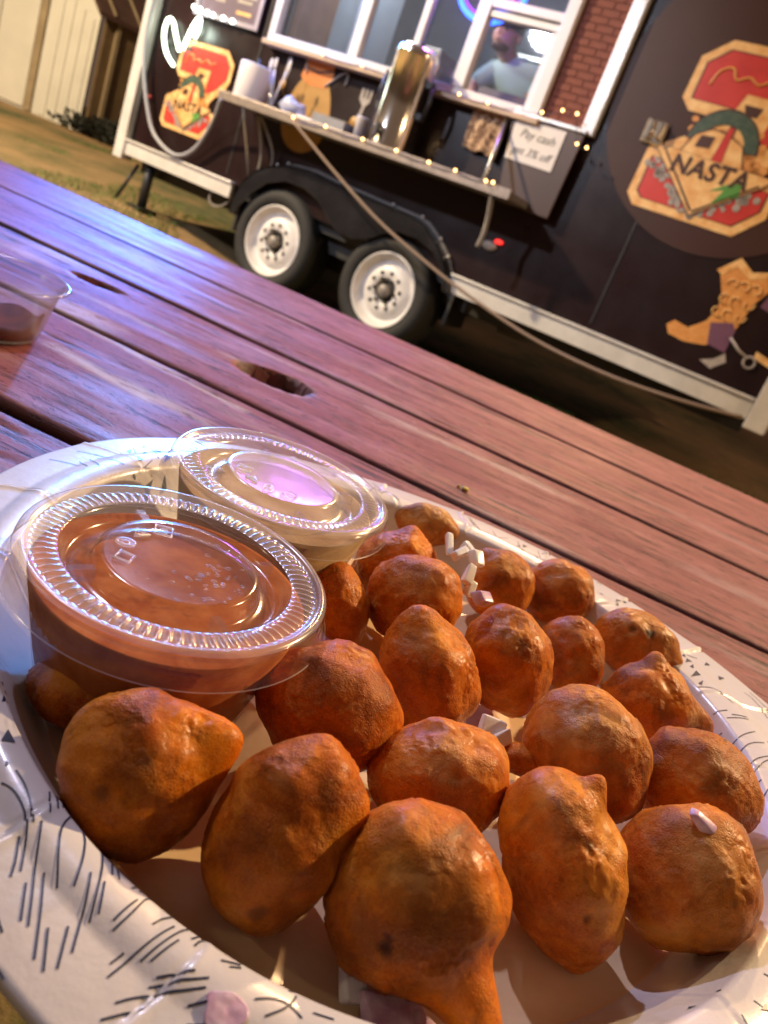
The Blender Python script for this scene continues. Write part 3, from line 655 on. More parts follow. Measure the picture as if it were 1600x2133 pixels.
# bottles of plastic cutlery
ct = empty('cutlery_cup', on(-1.55, -.14, 1.0145), 'small cup of white plastic cutlery right of the towel roll', 'cutlery cup')
MB().lathe([(.0001, 0), (.028, 0), (.036, .10), (.034, .10), (.026, .003)], 20).build('cup_body', clearc, ct)
for k, (dx, lean, hh) in enumerate(((-.02, -.35, .25), (-.005, -.2, .26), (.02, .22, .27))):
    MB().tube([(0, 0, .01), (math.sin(lean) * hh * .8, 0, hh * .8)], .005, 6).ball((math.sin(lean) * hh * .92, 0, hh * .92), .016, 8, (.8, .25, 1.9)).build('utensil', whitep, ct)
# napkins and tray
nb = empty('napkin_bag', on(-1.36, -.17, 1.0145), 'crumpled clear bag of napkins on the shelf in blue light', 'bag')
M = MB(); rb = random.Random(11)
m2 = MB().ball((0, 0, .045), .06, 20, (1.4, 1, .75)); m2.v = [(x + .02 * noise.noise((x * 25, y * 25, z * 25)), y, max(0, z + .03 * noise.noise((x * 30, y * 30, z * 30 + 4)))) for x, y, z in m2.v]; m2.build('bag', noisy('bag film', (.4, .42, .55), (.55, .55, .65), .25, 30, .004, 50), nb)
for (x, dz, lb) in ((-1.19, .0, 'flat stack of white napkins between the bag and the tray'),):
    t_ = empty('napkin_stack', on(x, -.19, 1.0145), lb, 'napkins'); MB().box(-.07, .07, -.06, .06, 0, .018, Matrix.Rotation(.2, 4, 'Z')).build('stack', whitep, t_, .003)
ty = empty('plastic_tray', on(-1.02, -.17, 1.0145), 'grey plastic tray on the shelf left of the urn', 'tray')
MB().box(-.12, .10, -.09, .09, 0, .006).box(-.12, .10, -.09, -.084, .0062, .055).box(-.12, .10, .084, .09, .0062, .055).box(-.12, -.114, -.0838, .0838, .0062, .055).box(.094, .10, -.0838, .0838, .0062, .055).build('tray_body', noisy('grey plastic', (.24, .25, .27), (.3, .3, .33), .4, 10), ty)
# menu board with bulbs
mn = empty('menu_board', on(0, 0, 0), 'framed purple menu board ringed with white bulbs, left of the window', 'menu board')
MB().box(-2.44, -1.925, -.022, -.003, 1.41, 2.1).build('board', noisy('menu print', (.10, .07, .11), (.14, .10, .15), .5, 4), mn)
MB().box(-2.452, -2.425, -.030, -.0225, 1.40, 2.11).box(-1.94, -1.912, -.030, -.0225, 1.40, 2.11).box(-2.4245, -1.9405, -.030, -.0225, 1.40, 1.425).build('frame', noisy('frame grey', (.34, .30, .36), (.42, .38, .42), .4, 9), mn)
for x0, x1, z, mm_ in ((-2.40, -2.30, 1.60, 'a'), (-2.29, -2.19, 1.59, 'b'), (-2.40, -2.33, 1.56, 'b'), (-2.11, -1.99, 1.46, 'a'), (-2.12, -2.0, 1.52, 'b'), (-2.08, -1.97, 1.55, 'b'), (-2.14, -2.05, 1.60, 'b'), (-2.30, -2.22, 1.50, 'b'), (-2.10, -1.98, 1.66, 'a'), (-2.38, -2.2, 1.66, 'b')):
    MB().box(x0, x1, -.0245, -.0222, z, z + .018).build('text_line', cream if mm_ == 'a' else greyp, mn)
for x, z in ((-2.445, 1.62), (-2.445, 1.55), (-2.445, 1.49), (-2.44, 1.43), (-2.385, 1.425), (-2.32, 1.42), (-2.27, 1.415), (-2.18, 1.415), (-2.10, 1.412)):
    MB().ball((x, -.045, z), .014, 10).build('bulb', bulbw, mn)
# neon sign on the left
ne = empty('neon_sign', on(0, 0, 0), 'white green neon tube loops left of the menu board', 'neon sign')
nt = noisy('neon back', (.02, .02, .02), (.03, .03, .03), .4, 9)
for pts in ([(-2.515, 1.085), (-2.60, 1.14), (-2.655, 1.22), (-2.665, 1.29), (-2.645, 1.33), (-2.605, 1.32), (-2.56, 1.26), (-2.495, 1.175)], [(-2.47, 1.19), (-2.45, 1.25), (-2.43, 1.31), (-2.40, 1.37), (-2.38, 1.375), (-2.375, 1.32), (-2.39, 1.27)]):
    MB().tube([(p.x, -.03, p.z) for p in smooth_pts([(a_, 0, b_) for a_, b_ in pts], 5)], .012, 8).build('neon_tube', neonw, ne)
MB().box(-2.67, -2.40, -.014, -.003, 1.20, 1.215).build('mount_bar', nt, ne)
lamp('neon_glow', 'POINT', tw(-2.42, -.09, 1.33), 2.2, (.82, 1.0, .85), .04)
# open sign behind the glass
os_ = empty('open_sign', on(-.55, .08, 1.90), 'oval blue and red neon sign hanging inside the window', 'neon sign')
MB().tube([(.19 * math.cos(t), 0, .145 * math.sin(t)) for t in np.linspace(0, 2 * PI, 41)[:-1]], .014, 8, None, True).build('blue_ring', neonb, os_)
MB().tube([(.165 * math.cos(t), .004, .12 * math.sin(t)) for t in np.linspace(0, 2 * PI, 41)[:-1]], .005, 8, None, True).build('inner_ring', neonv, os_)
cu = bpy.data.curves.new('t', 'FONT'); cu.body = 'OPEN'; cu.size = .11; cu.extrude = .004; cu.align_x = 'CENTER'
to = bpy.data.objects.new('t', cu); COL.objects.link(to); bpy.context.view_layer.update()
me = bpy.data.meshes.new_from_object(to.evaluated_get(bpy.context.evaluated_depsgraph_get())); bpy.data.objects.remove(to)
l_ = link('lettering', me, neonr, os_); l_.location = (0, 0, -.04); l_.rotation_euler = (R(90), 0, 0)
# string lights
def strand(name, pts, label, r=.0085, sag=.02):
    e = empty(name, on(0, 0, 0), label, 'string lights')
    w = []
    for i in range(len(pts) - 1):
        a_, b_ = Vector(pts[i]), Vector(pts[i + 1])
        for k in range(4): t = k / 4; p = a_.lerp(b_, t); p.z -= sag * 4 * t * (1 - t); w.append(p)
    w.append(Vector(pts[-1])); MB().tube(w, .002, 5).build('wire', darkm, e)
    for p in pts: MB().ball((p[0], p[1] - .008, p[2]), r, 10).build('bulb', bulbm, e)
strand('string_light_strand', [(x, -.312, z) for x, z in ((-1.208, 1.003), (-.984, 1.013), (-.734, 1.014), (-.518, 1.015), (-.319, 1.013), (-.164, 1.018), (.01, 1.018), (.048, 1.022))], 'warm string lights clipped along the serving shelf edge', .0072, .012)
strand('string_light_strand', [(x, -.092, z) for x, z in ((-1.33, 1.372), (-1.05, 1.374), (-.42, 1.374), (-.25, 1.374), (-.08, 1.385), (.045, 1.40), (.14, 1.432), (.215, 1.435), (.272, 1.315), (.325, 1.312))], 'warm string lights along the window ledge towards the white post', .0070, .01)
# hose, rope, straps
hs = MB().tube(smooth_pts([(-2.775, -.05, 2.1), (-2.785, -.06, 1.41), (-2.78, -.06, 1.19), (-2.73, -.06, 1.0), (-2.616, -.06, .79), (-2.495, -.06, .655), (-2.285, -.06, .59), (-2.133, -.06, .661), (-2.0, -.10, .83), (-1.87, -.2, .98)], 6), .0125, 8).build('water_hose', hosem)
hs.matrix_world = TR; tag(hs, 'grey blue hose drooping down the left end of the trailer to the shelf', 'hose')
rp = MB().tube(smooth_pts([(-1.208, -.31, .985), (-.845, -.31, .821), (-.492, -.31, .679), (-.175, -.30, .586), (.088, -.29, .521), (.503, -.29, .449), (.888, -.28, .430), (1.223, -.26, .450), (1.502, -.2, .486)], 6), .0085, 8).build('tie_rope', cordm)
rp.matrix_world = TR; tag(rp, 'tan rope running from the shelf across the wheels and sagging below the trailer rail', 'rope')
st = MB().tube(smooth_pts([(-1.565, -.2, .97), (-1.58, -.06, .761), (-1.615, -.04, .56)], 5), .010, 6).tube(smooth_pts([(-1.545, -.2, .97), (-1.50, -.06, .80), (-1.52, -.05, .62)], 5), .008, 6).build('tie_strap', strapm)
st.matrix_world = TR; tag(st, 'pair of grey straps hanging below the left end of the shelf', 'strap')
s2 = MB().tube(smooth_pts([(.05, -.30, 1.0), (.055, -.25, .88), (.065, -.25, .80), (.06, -.25, .735)], 5), .013, 6, None).build('tie_strap', strapm)
s2.matrix_world = TR; tag(s2, 'single grey cloth strap dangling below the right end of the shelf', 'strap')
cl = MB().tube(smooth_pts([(-1.97, .02, .48), (-1.955, .0, .42), (-1.90, .0, .395), (-1.83, .0, .42), (-1.79, .02, .48)], 5), .007, 6).build('cable_loop', strapm)
cl.matrix_world = TR; tag(cl, 'small pale cable loop hanging under the white rail left of the fender', 'cable')

# inside the window
cab = empty('wall_cabinet', on(-2.0, .62, 1.30), 'blue grey cabinet with framed door seen through the left window', 'cabinet')
cbm = noisy('cabinet paint', (.40, .45, .52), (.46, .51, .58), .5, 4)
MB().box(-.05, .33, 0, .3, .041, .75).build('carcass', cbm, cab)
MB().box(.00, .28, -.014, -.001, .10, .70).build('door', cbm, cab, .003)
MB().box(.02, .26, -.026, -.0145, .14, .17).box(.02, .26, -.026, -.0145, .63, .66).box(.02, .05, -.026, -.0145, .171, .629).box(.23, .26, -.026, -.0145, .171, .629).build('door_molding', cbm, cab)
mw = empty('countertop_machine', on(-1.32, .55, 1.341), 'grey countertop machine on a red base behind the second pane', 'appliance')
MB().box(-.02, .34, 0, .25, .0, .10).build('base', mat('red enamel', (.30, .03, .03), .4), mw, .005)
MB().box(.02, .28, .02, .22, .101, .36).build('housing', noisy('grey enamel', (.22, .22, .24), (.3, .3, .32), .4, 6), mw, .01)
MB().box(.05, .16, .012, .0195, .22, .32).box(.19, .26, .012, .0195, .22, .32).build('display', darkm, mw)
cups = empty('cup_stack', on(-.70, .42, 1.341), 'stack of white paper cups on the counter inside the window', 'cups')
MB().lathe([(.0001, 0), (.04, 0), (.045, .14), (.0001, .14)], 20).build('cups', whitep, cups)
for k in range(3): MB().lathe([(.047, .14 - k * .02), (.049, .137 - k * .02), (.047, .134 - k * .02)], 20, close=True).build('cup_rim', whitep, cups)
reg = empty('cash_register', on(-.42, .30, 1.341), 'dark tablet register on the counter in front of the cook', 'register')
MB().box(-.17, .17, 0, .015, .03, .20, Matrix.Rotation(R(-18), 4, 'X')).build('screen', noisy('dark plastic', (.045, .025, .028), (.06, .035, .036), .4, 9), reg, .004)
MB().box(-.10, .10, -.02, .12, 0, .025).build('stand', darkm, reg, .004)

MB().box(-1.15, -.62, 1.62, 1.94, 1.70, 1.72).box(-1.15, -.62, 1.62, 1.94, 2.02, 2.04).build('wall_shelf', steel, tr)
for i_, (x_, h_, w_, c_, lb) in enumerate(((-1.10, .16, .045, (.35, .05, .03), 'red jar at the left end of the kitchen wall shelf'), (-.99, .20, .04, (.30, .30, .32), 'tall grey bottle second from the left on the kitchen wall shelf'), (-.88, .12, .05, (.45, .38, .2), 'squat tan tub in the middle of the kitchen wall shelf'), (-.78, .18, .04, (.08, .16, .10), 'green bottle right of the tan tub on the kitchen wall shelf'), (-.68, .14, .045, (.5, .5, .5), 'white jar at the right end of the kitchen wall shelf'))):
    j_ = empty('kitchen_jar', on(x_, 1.76, 1.7205), lb, 'jar', 'jars on the kitchen wall shelf')
    MB().lathe([(.0001, 0), (w_, 0), (w_, h_ * .75), (w_ * .6, h_ * .9), (w_ * .6, h_)], 16).build('body', mat('jar paint %d' % i_, c_, .4), j_)
    MB().lathe([(w_ * .65, h_), (w_ * .65, h_ + .02), (.0001, h_ + .02)], 16).build('lid', darkm, j_)
# the cook: one skinned body, shirt, cap
def skinned(name, nodes, edges, mat_, parent, sub=2, root=0):
    me = bpy.data.meshes.new(name); me.from_pydata([n_[:3] for n_ in nodes], edges, [])
    o = link(name, me, mat_, parent)
    sk = o.modifiers.new('skin', 'SKIN'); sk.use_smooth_shade = True
    for v_, n_ in zip(me.skin_vertices[0].data, nodes): v_.radius = (n_[3], n_[4] if len(n_) > 4 else n_[3]); v_.use_root = False
    me.skin_vertices[0].data[root].use_root = True
    s_ = o.modifiers.new('sub', 'SUBSURF'); s_.levels = sub; s_.render_levels = sub
    return o
pe = empty('person', on(-.50, .52, .56), 'cook in a pale grey green t-shirt and dark cap bending over the counter', 'person')
skin = noisy('skin', (.50, .29, .19), (.58, .35, .24), .5, 20, sss=.1)
nodes = [(.08, .22, .84, .13, .10), (.05, .14, .98, .14, .10), (.02, .04, 1.09, .15, .10), (-.03, -.02, 1.14, .055), (-.07, -.06, 1.18, .05), (-.085, -.09, 1.23, .078, .085), (-.085, -.09, 1.30, .07, .078),
         (.16, .02, 1.10, .06), (.21, -.04, .96, .045), (.13, -.14, .88, .036), (.05, -.20, .84, .024), (-.13, .0, 1.08, .06), (-.20, -.07, .95, .045), (-.12, -.16, .87, .036), (-.04, -.22, .84, .024),
         (.14, .18, .74, .085), (.13, .12, .42, .06), (.13, .10, .06, .045), (.13, .0, .02, .04), (-.03, .18, .74, .085), (-.03, .12, .42, .06), (-.03, .10, .06, .045), (-.03, .0, .02, .04)]
edges = [(0, 1), (1, 2), (2, 3), (3, 4), (4, 5), (5, 6), (2, 7), (7, 8), (8, 9), (9, 10), (2, 11), (11, 12), (12, 13), (13, 14), (0, 15), (15, 16), (16, 17), (17, 18), (0, 19), (19, 20), (20, 21), (21, 22)]
skinned('body', nodes, edges, skin, pe)
shirtm = noisy('grey green shirt', (.30, .46, .42), (.38, .54, .50), .8, 5)
ns = [(.08, .22, .82, .150, .12), (.05, .14, .98, .160, .12), (.02, .04, 1.09, .165, .115), (-.02, -.005, 1.13, .07), (.16, .02, 1.10, .078), (.205, -.03, .98, .064), (-.13, .0, 1.08, .075), (-.19, -.06, .97, .062)]
skinned('shirt', ns, [(0, 1), (1, 2), (2, 3), (2, 4), (4, 5), (2, 6), (6, 7)], shirtm, pe)
MB().box(-.04, .22, .06, .30, .45, .80).build('trousers', darkm, pe, .04)
PZ = -.24
MB().ball((-.085, -.075, 1.555 + PZ), .088, 16, (1, 1.08, .72)).box(-.15, -.03, -.22, -.13, 1.535 + PZ, 1.55 + PZ).build('cap', mat('black cap', (.02, .02, .024), .8), pe, .004)
MB().ball((-.085, -.180, 1.485 + PZ), .014, 8, (.8, 1, 1.4)).build('nose', skin, pe)
for s_ in (-1, 1):
    MB().ball((-.085 + s_ * .03, -.166, 1.505 + PZ), .010, 8).build('eye', mat_hole, pe); MB().ball((-.085 + s_ * .082, -.08, 1.49 + PZ), .02, 8, (.4, .8, 1.3)).build('ear', skin, pe)
MB().ball((-.085, -.167, 1.448 + PZ), .018, 8, (1.3, .5, .4)).build('mouth', mat('lips', (.28, .11, .09), .5), pe)
MB().ball((-.085, -.115, 1.425 + PZ), .055, 12, (1.0, .85, .42)).build('beard', mat('beard', (.06, .035, .025), .8), pe)
for s_, px in ((-1, -.04), (1, .05)):
    M = MB()
    for k in range(4): M.tube([(px + (k - 1.5) * .016, -.22, .84), (px + (k - 1.5) * .018, -.27, .825), (px + (k - 1.5) * .018, -.30, .805 + .004 * k)], .008, 6)
    M.tube([(px - s_ * .03, -.215, .84), (px - s_ * .05, -.25, .825)], .009, 6); M.build('fingers', skin, pe)

# ------------------------------------------------------------------ picnic table
YAW = R(-9.2)
TB = Matrix.Translation((0, 0, TABLE_Z)) @ Matrix.Rotation(YAW, 4, 'Z')
tb = empty('picnic_table', TB, 'worn red brown painted picnic table under the plate', 'picnic table')
TBi = TB.inverted()
def tloc(x, y): p = TBi @ Vector((x, y, TABLE_Z)); return p.x, p.y
h1 = [tloc(-.1292, .4931), tloc(-.0811, .5075)]; h2 = [tloc(-.2809, .5545), tloc(-.2454, .5641)]
HOLES = [((h1[0][0] + h1[1][0]) / 2 + .001, (h1[0][1] + h1[1][1]) / 2 + .002, .0255, .0175, R(9)), ((h2[0][0] + h2[1][0]) / 2, (h2[0][1] + h2[1][1]) / 2, .019, .010, R(4))]
sA = [tloc(-.250, .4535), tloc(-.0958, .4135)]; sB = [tloc(-.200, .3905), tloc(-.1335, .3700)]
def seg_d(px, py, a_, b_):
    ax, ay = a_; bx, by = b_; t = np.clip(((px - ax) * (bx - ax) + (py - ay) * (by - ay)) / ((bx - ax) ** 2 + (by - ay) ** 2), 0, 1)
    return np.hypot(px - ax - t * (bx - ax), py - ay - t * (by - ay)), t
rng = np.random.RandomState(5)
def vnoise(x, y, seed, fx, fy):
    r_ = np.random.RandomState(seed); G = r_.rand(64, 64); X = x * fx; Y = y * fy; xi = np.floor(X).astype(int); yi = np.floor(Y).astype(int); tx = X - xi; ty = Y - yi; tx = tx * tx * (3 - 2 * tx); ty = ty * ty * (3 - 2 * ty)
    g_ = lambda a_, b_: G[a_ % 64, b_ % 64]
    return (g_(xi, yi) * (1 - tx) + g_(xi + 1, yi) * tx) * (1 - ty) + (g_(xi, yi + 1) * (1 - tx) + g_(xi + 1, yi + 1) * tx) * ty - .5
bounds = [.125, .266, .409, .552, .697, .850]
gaps = [.0035, .0042, .0016, .0026, .0022, .002]
for k in range(5):
    v0, v1 = bounds[k] + gaps[k], bounds[k + 1] - gaps[k + 1]
    x0, x1 = -1.02 + .01 * (k % 3), 1.0 - .008 * (k % 2)
    nx, ny = int((x1 - x0) / .0045), 62
    u = np.linspace(x0, x1, nx); e = np.linspace(0, 1, ny); vv = v0 + (v1 - v0) * (e - .018 * np.sin(2 * PI * e) * 2)
    X, Y = np.meshgrid(u, vv); d = np.minimum(Y - v0, v1 - Y); re = .0045 + .0018 * vnoise(X, Y, 40 + k, 30, 3)
    Z = -np.where(d < re, re - np.sqrt(np.maximum(0, re ** 2 - (re - np.clip(d, 0, None)) ** 2)), 0)
    Z += .0010 * vnoise(X, Y, k, 3, 30) + .0004 * vnoise(X, Y, 10 + k, 9, 90) + .0002 * vnoise(X, Y, 20 + k, 30, 260)
    wear_and_lit = np.zeros_like(X); edge_ = np.exp(-d / .0022)
    # scattered grooves
    for q in range(40):
        cx, cyy, L = rng.uniform(-.5, .6), rng.uniform(v0 + .01, v1 - .01), rng.uniform(.02, .10)
        w = rng.uniform(.0008, .0016); dd, t = seg_d(X, Y + .003 * np.sin((X - cx) * 40 + q), (cx - L / 2, cyy), (cx + L / 2, cyy + rng.uniform(-.002, .002)))
        g_ = np.exp(-(dd / w) ** 2) * (.5 + vnoise(X, Y, 50 + q, 60, 5)); Z -= .0014 * g_; edge_ = np.maximum(edge_, g_ * .8)
    for a_, b_, w in ((sA, None, .0042), (sB, None, .0055)):
        dd, t = seg_d(X, Y, a_[0], a_[1]); wear_and_lit = np.maximum(wear_and_lit, np.clip(1.25 - dd / w, 0, 1) * (1.0 + .5 * vnoise(X, Y, 70, 60, 400)))
    wear_and_lit = np.maximum(wear_and_lit, .35 * np.clip(vnoise(X, Y, 80 + k, 7, 45) * 4 - 1.0, 0, 1))
    if k in (1, 2): wear_and_lit = np.maximum(wear_and_lit, .8 * np.clip(vnoise(X, Y, 90 + k, 10, 60) * 4 - .9, 0, 1) * (X < .05))
    pit = np.zeros_like(X)
    for hx, hy, ra, rb_, an in HOLES:
        if v0 < hy < v1:
            dx, dy = X - hx, Y - hy; a1 = dx * math.cos(an) + dy * math.sin(an); b1 = -dx * math.sin(an) + dy * math.cos(an)
            q = np.sqrt((a1 / ra) ** 2 + (b1 / (rb_ * (1 + .2 * a1 / ra))) ** 2) * (1 + .08 * vnoise(X, Y, 99, 80, 80)); pit = np.maximum(pit, np.clip((1.04 - q) / .10, 0, 1)); edge_ = np.maximum(edge_, np.clip((1.06 - q) / .08, 0, 1) * 1.3)  # shade inside the holes painted in through the edge mask
            wear_and_lit = np.maximum(wear_and_lit, .5 * np.exp(-((q - 1.15) / .08) ** 2) * (a1 > 0))  # lit right lip of the hole painted pale
    Z -= pit * .034
    th = .038; co = np.stack([X, Y, Z], -1).reshape(-1, 3)
    ring = [i for i in range(nx)] + [j * nx + nx - 1 for j in range(1, ny)] + [(ny - 1) * nx + i for i in range(nx - 2, -1, -1)] + [j * nx for j in range(ny - 2, 0, -1)]
    nb_ = len(co); low = co[ring].copy(); low[:, 2] = -th; co = np.vstack([co, low])
    F = []
    idx = np.arange(nx * ny).reshape(ny, nx)
    q4 = np.stack([idx[:-1, :-1], idx[:-1, 1:], idx[1:, 1:], idx[1:, :-1]], -1).reshape(-1, 4).tolist()
    n_ = len(ring); sidef = [(ring[i], nb_ + i, nb_ + (i + 1) % n_, ring[(i + 1) % n_]) for i in range(n_)]
    me = bpy.data.meshes.new('plank'); me.from_pydata(co.tolist(), [], q4 + sidef + [tuple(nb_ + i for i in range(n_))[::-1]])
    me.polygons.foreach_set('use_smooth', [True] * len(q4) + [False] * (n_ + 1))
    for nm, arr in (('wear_and_lit', wear_and_lit), ('edge', edge_)):
        at_ = me.attributes.new(nm, 'FLOAT', 'POINT'); at_.data.foreach_set('value', np.concatenate([np.clip(arr, 0, 1).ravel(), np.full(n_, .3)]).astype(np.float32))
    me.update(); link('plank', me, wood, tb)
woodl = noisy('red brown timber', (.10, .035, .032), (.15, .055, .048), .6, 6, stretch=(1, 6, 6))
for x in (-.75, .72):
    MB().box(x - .02, x + .02, .14, .83, -.13, -.04).build('cross_brace', woodl, tb, .002)
    for s_, y0, y1 in ((-1, .30, -.02), (1, .68, 1.0)):
        M = MB(); yy0, yy1 = y0, y1; M.add([(x + .021, yy0 - .045, -.05), (x + .06, yy0 - .045, -.05), (x + .06, yy0 + .045, -.05), (x + .021, yy0 + .045, -.05), (x + .021, yy1 - .045, -.755), (x + .06, yy1 - .045, -.755), (x + .06, yy1 + .045, -.755), (x + .021, yy1 + .045, -.755)], [(0, 1, 2, 3), (7, 6, 5, 4), (0, 4, 5, 1), (1, 5, 6, 2), (2, 6, 7, 3), (3, 7, 4, 0)]); M.build('leg', woodl, tb)
    MB().box(x - .02, x + .0, -.28, 1.26, -.40, -.31).build('bench_beam', woodl, tb, .002)
MB().box(-1.0, 1.0, 1.00, 1.25, -.309, -.271).build('bench_seat', woodl, tb, .004)
MB().box(-1.0, 1.0, -.28, -.13, -.309, -.271).build('bench_seat', woodl, tb, .004)
cr = MB().ball((0, 0, .0012), .0022, 8, (1.3, 1, .5)).ball((-.004, .0012, .0008), .0012, 8).build('crumb', mat('yellow speck', (.75, .62, .12), .3, coat=.5)); cr.location = (.0391, .4349, TABLE_Z); tag(cr, 'tiny yellow speck of food on the table beyond the plate', 'crumb')

# ------------------------------------------------------------------ paper plate
PC = Vector((.027, .204, TABLE_Z + .0005))
cO = [0.14291, 0.00525, 0.00069, 0.00352, -3e-05, 0.00097, 0.00358]; cI = [0.11379, -0.00331, -0.00225, 0.00089, 0.00156, 5e-05, 0.00254]
def rad(c_, t): return c_[0] + c_[1] * math.cos(t) + c_[2] * math.sin(t) + c_[3] * math.cos(2 * t) + c_[4] * math.sin(2 * t) + c_[5] * math.cos(3 * t) + c_[6] * math.sin(3 * t)
PLEATS = [R(d_) for d_ in (-178, -160, -141, -121, -104, -86, -68, -50, -31, -12, 6, 24, 38, 52, 68, 86, 103, 122, 141, 160)]
def plate_z(t, r):
    ri, ro = rad(cI, t), rad(cO, t); rf = ri - .014
    if r < rf: return .0015 + .0006 * math.sin(r * 90) * math.sin(3 * t)
    if r < ri: s_ = (r - rf) / (ri - rf); z = .0015 + .0190 * (s_ ** 1.25)
    else:
        s_ = (r - ri) / (ro - ri); z = .0205 + .0012 * math.sin(PI * min(1, s_ * 2.2)) - .0028 * s_ ** 2
    if r > rf:
        w = (r - rf) / (ro - rf)
        for i, p in enumerate(PLEATS):
            d_ = ((t - p + PI) % (2 * PI) - PI) * r + (.002 * math.sin(r * 160 + i))
            if abs(d_) < .009:
                z += w * ((.00045) * math.exp(-((d_ - .0011) / .0008) ** 2) - .0009 * math.exp(-(d_ / .00045) ** 2) + .0005 * (d_ > 0) * math.exp(-d_ / .004)) * (1.0 if i % 3 else 1.4)
    z += .0005 * math.sin(5 * t + 1) * max(0, (r - rf) / (ro - rf))
    return z
pl = empty('paper_plate', PC, 'oval white paper plate with navy line pattern holding the fritters', 'plate')
nt_, fr = 1080, []
rs = [.0, .02, .04, .055, .07, .08] 
M = MB(); rows = 0
for i in range(64):
    for k in range(nt_):
        t = -PI + 2 * PI * k / nt_; ri, ro = rad(cI, t), rad(cO, t); rf = ri - .014
        if i < 12: r = rf * (i + .3) / 12
        elif i < 28: r = rf + (ri - rf) * (i - 12) / 16
        elif i < 60: r = ri + (ro - ri) * (i - 28) / 31
        else: r = ro + (.0006, .0008, .0002, -.001)[i - 60]
        z = plate_z(t, min(r, ro)) - (0, 0, 0, 0)[0]
        if i >= 60: z -= (.0006, .0018, .0028, .0032)[i - 60]
        M.v.append((r * math.cos(t), r * math.sin(t), z))
for i in range(63):
    for k in range(nt_): M.f.append((i * nt_ + k, (i + 1) * nt_ + k, (i + 1) * nt_ + (k + 1) % nt_, i * nt_ + (k + 1) % nt_)); M.sm.append(True)
M.f.append(tuple(range(nt_))); M.sm.append(True)
body = M.mesh('plate_body'); body.materials.append(paper); body.materials.append(grease)
mi = [0] * len(M.f)
for i in range(13):
    for k in range(nt_): mi[i * nt_ + k] = 1
mi[-1] = 1; body.polygons.foreach_set('material_index', mi)
po = link('plate_body', body, None, pl); sd = po.modifiers.new('s', 'SOLIDIFY'); sd.thickness = .0006; sd.offset = -1
# printed pattern: thin ink laid on the rim
def px_tab(px, py, z):
    d_ = CR * ((px - 800) / 1600) - CU * ((py - 1066.5) / 1600) + CF
    k = (z - .135) / d_.z; return d_.x * k, d_.y * k
def ink_line(M, P, w=.00036, lift=.00012):
    """P: list of (x,y) relative to the plate centre"""
    pts = [Vector((x, y, 0)) for x, y in P]; pts = smooth_pts(pts, 10) if len(pts) > 2 else [pts[0].lerp(pts[1], i / 20) for i in range(21)]
    vs = []
    for i, p in enumerate(pts):
        t = (pts[min(i + 1, len(pts) - 1)] - pts[max(i - 1, 0)]); t.normalize(); n_ = Vector((-t.y, t.x, 0)) * w / 2
        for q in (p - n_, p + n_): vs.append((q.x, q.y, plate_z(math.atan2(q.y, q.x), math.hypot(q.x, q.y)) + lift))
    M.add(vs, [(2 * i, 2 * i + 2, 2 * i + 3, 2 * i + 1) for i in range(len(pts) - 1)])
Z7 = [[(0,130),(70,180),(125,260),(160,350),(170,440),(160,560),(140,680)],[(95,60),(150,150),(190,270),(210,410)],[(325,180),(320,345)],[(372,195),(378,305)],[(410,240),(420,285)],[(125,470),(105,610),(75,710)],[(265,400),(240,600),(220,820),(198,1025)],[(178,750),(165,850),(148,985)],[(293,700),(275,950),(243,1230)],[(470,335),(405,430),(380,560),(378,805)],[(550,430),(560,520),(535,660),(485,812)],[(680,570),(670,700),(630,880),(593,1033)],[(745,640),(740,740)],[(780,675),(788,770)],[(593,735),(560,930),(488,1208)],[(685,795),(650,995)],[(328,1040),(305,1310)],[(460,1040),(395,1300)],[(870,818),(910,805)],[(925,838),(945,832)],[(745,1045),(908,905)],[(745,1103),(860,1010),(960,900),(1000,880)],[(1005,1078),(1080,1030),(1160,1000)],[(725,1375),(900,1250),(1155,1078)],[(930,1300),(1100,1180),(1200,1110),(1270,1080)],[(997,1308),(1180,1180)],[(740,1290),(825,1235)],[(1268,1163),(1330,1130)],[(1285,1215),(1330,1170),(1380,1155)],[(1040,1402),(1285,1393)],[(995,1452),(1378,1437)],[(780,1535),(950,1508),(1360,1495)],[(688,1633),(968,1582)],[(1250,1587),(1420,1570)],[(1462,1308),(1600,1325)],[(1520,1352),(1600,1350)],[(1250,1700),(1400,1706)],[(-10,940),(30,1045)],[(-60,1240),(0,1260),(45,1330)]]
Z4 = [[(1250,1710),(1330,1680),(1380,1640),(1405,1600)],[(1200,1630),(1290,1625),(1360,1650),(1425,1721)],[(1370,1570),(1440,1575)],[(1500,1600),(1600,1650)],[(1480,1690),(1580,1720)]]
Z3 = [[(1110,930),(1220,960),(1340,1050)],[(1230,1090),(1300,1095)],[(1300,1140),(1440,1160)],[(1330,1125),(1430,1145)],[(1220,1195),(1300,1195)],[(1320,1310),(1400,1260),(1480,1245)],[(1370,1380),(1440,1320),(1540,1320)],[(1430,1480),(1490,1420),(1590,1410)],[(1460,1530),(1530,1450),(1600,1430)],[(1480,1580),(1530,1550)],[(1540,1740),(1560,1640),(1600,1590)],[(1560,1310),(1600,1320)],[(1440,940),(1500,990),(1590,1120)],[(1480,930),(1560,1010),(1610,1090)],[(340,170),(400,185),(450,160)],[(310,110),(360,90),(380,60)],[(80,30),(140,10)],[(460,205),(480,195),(490,215)],[(990,690),(1120,720)]]
M = MB()
def addp(lines, ox, oy, k, z=.0205):
    for L_ in lines:
        P = [px_tab(ox + a_ / k, oy + b_ / k, z) for a_, b_ in L_]; ink_line(M, [(x - PC.x, y - PC.y) for x, y in P])
addp(Z7, 0, 1600, 3.2); addp(Z4, 0, 1380, 2.2857); addp(Z3, 1100, 1150, 3.2, .019)
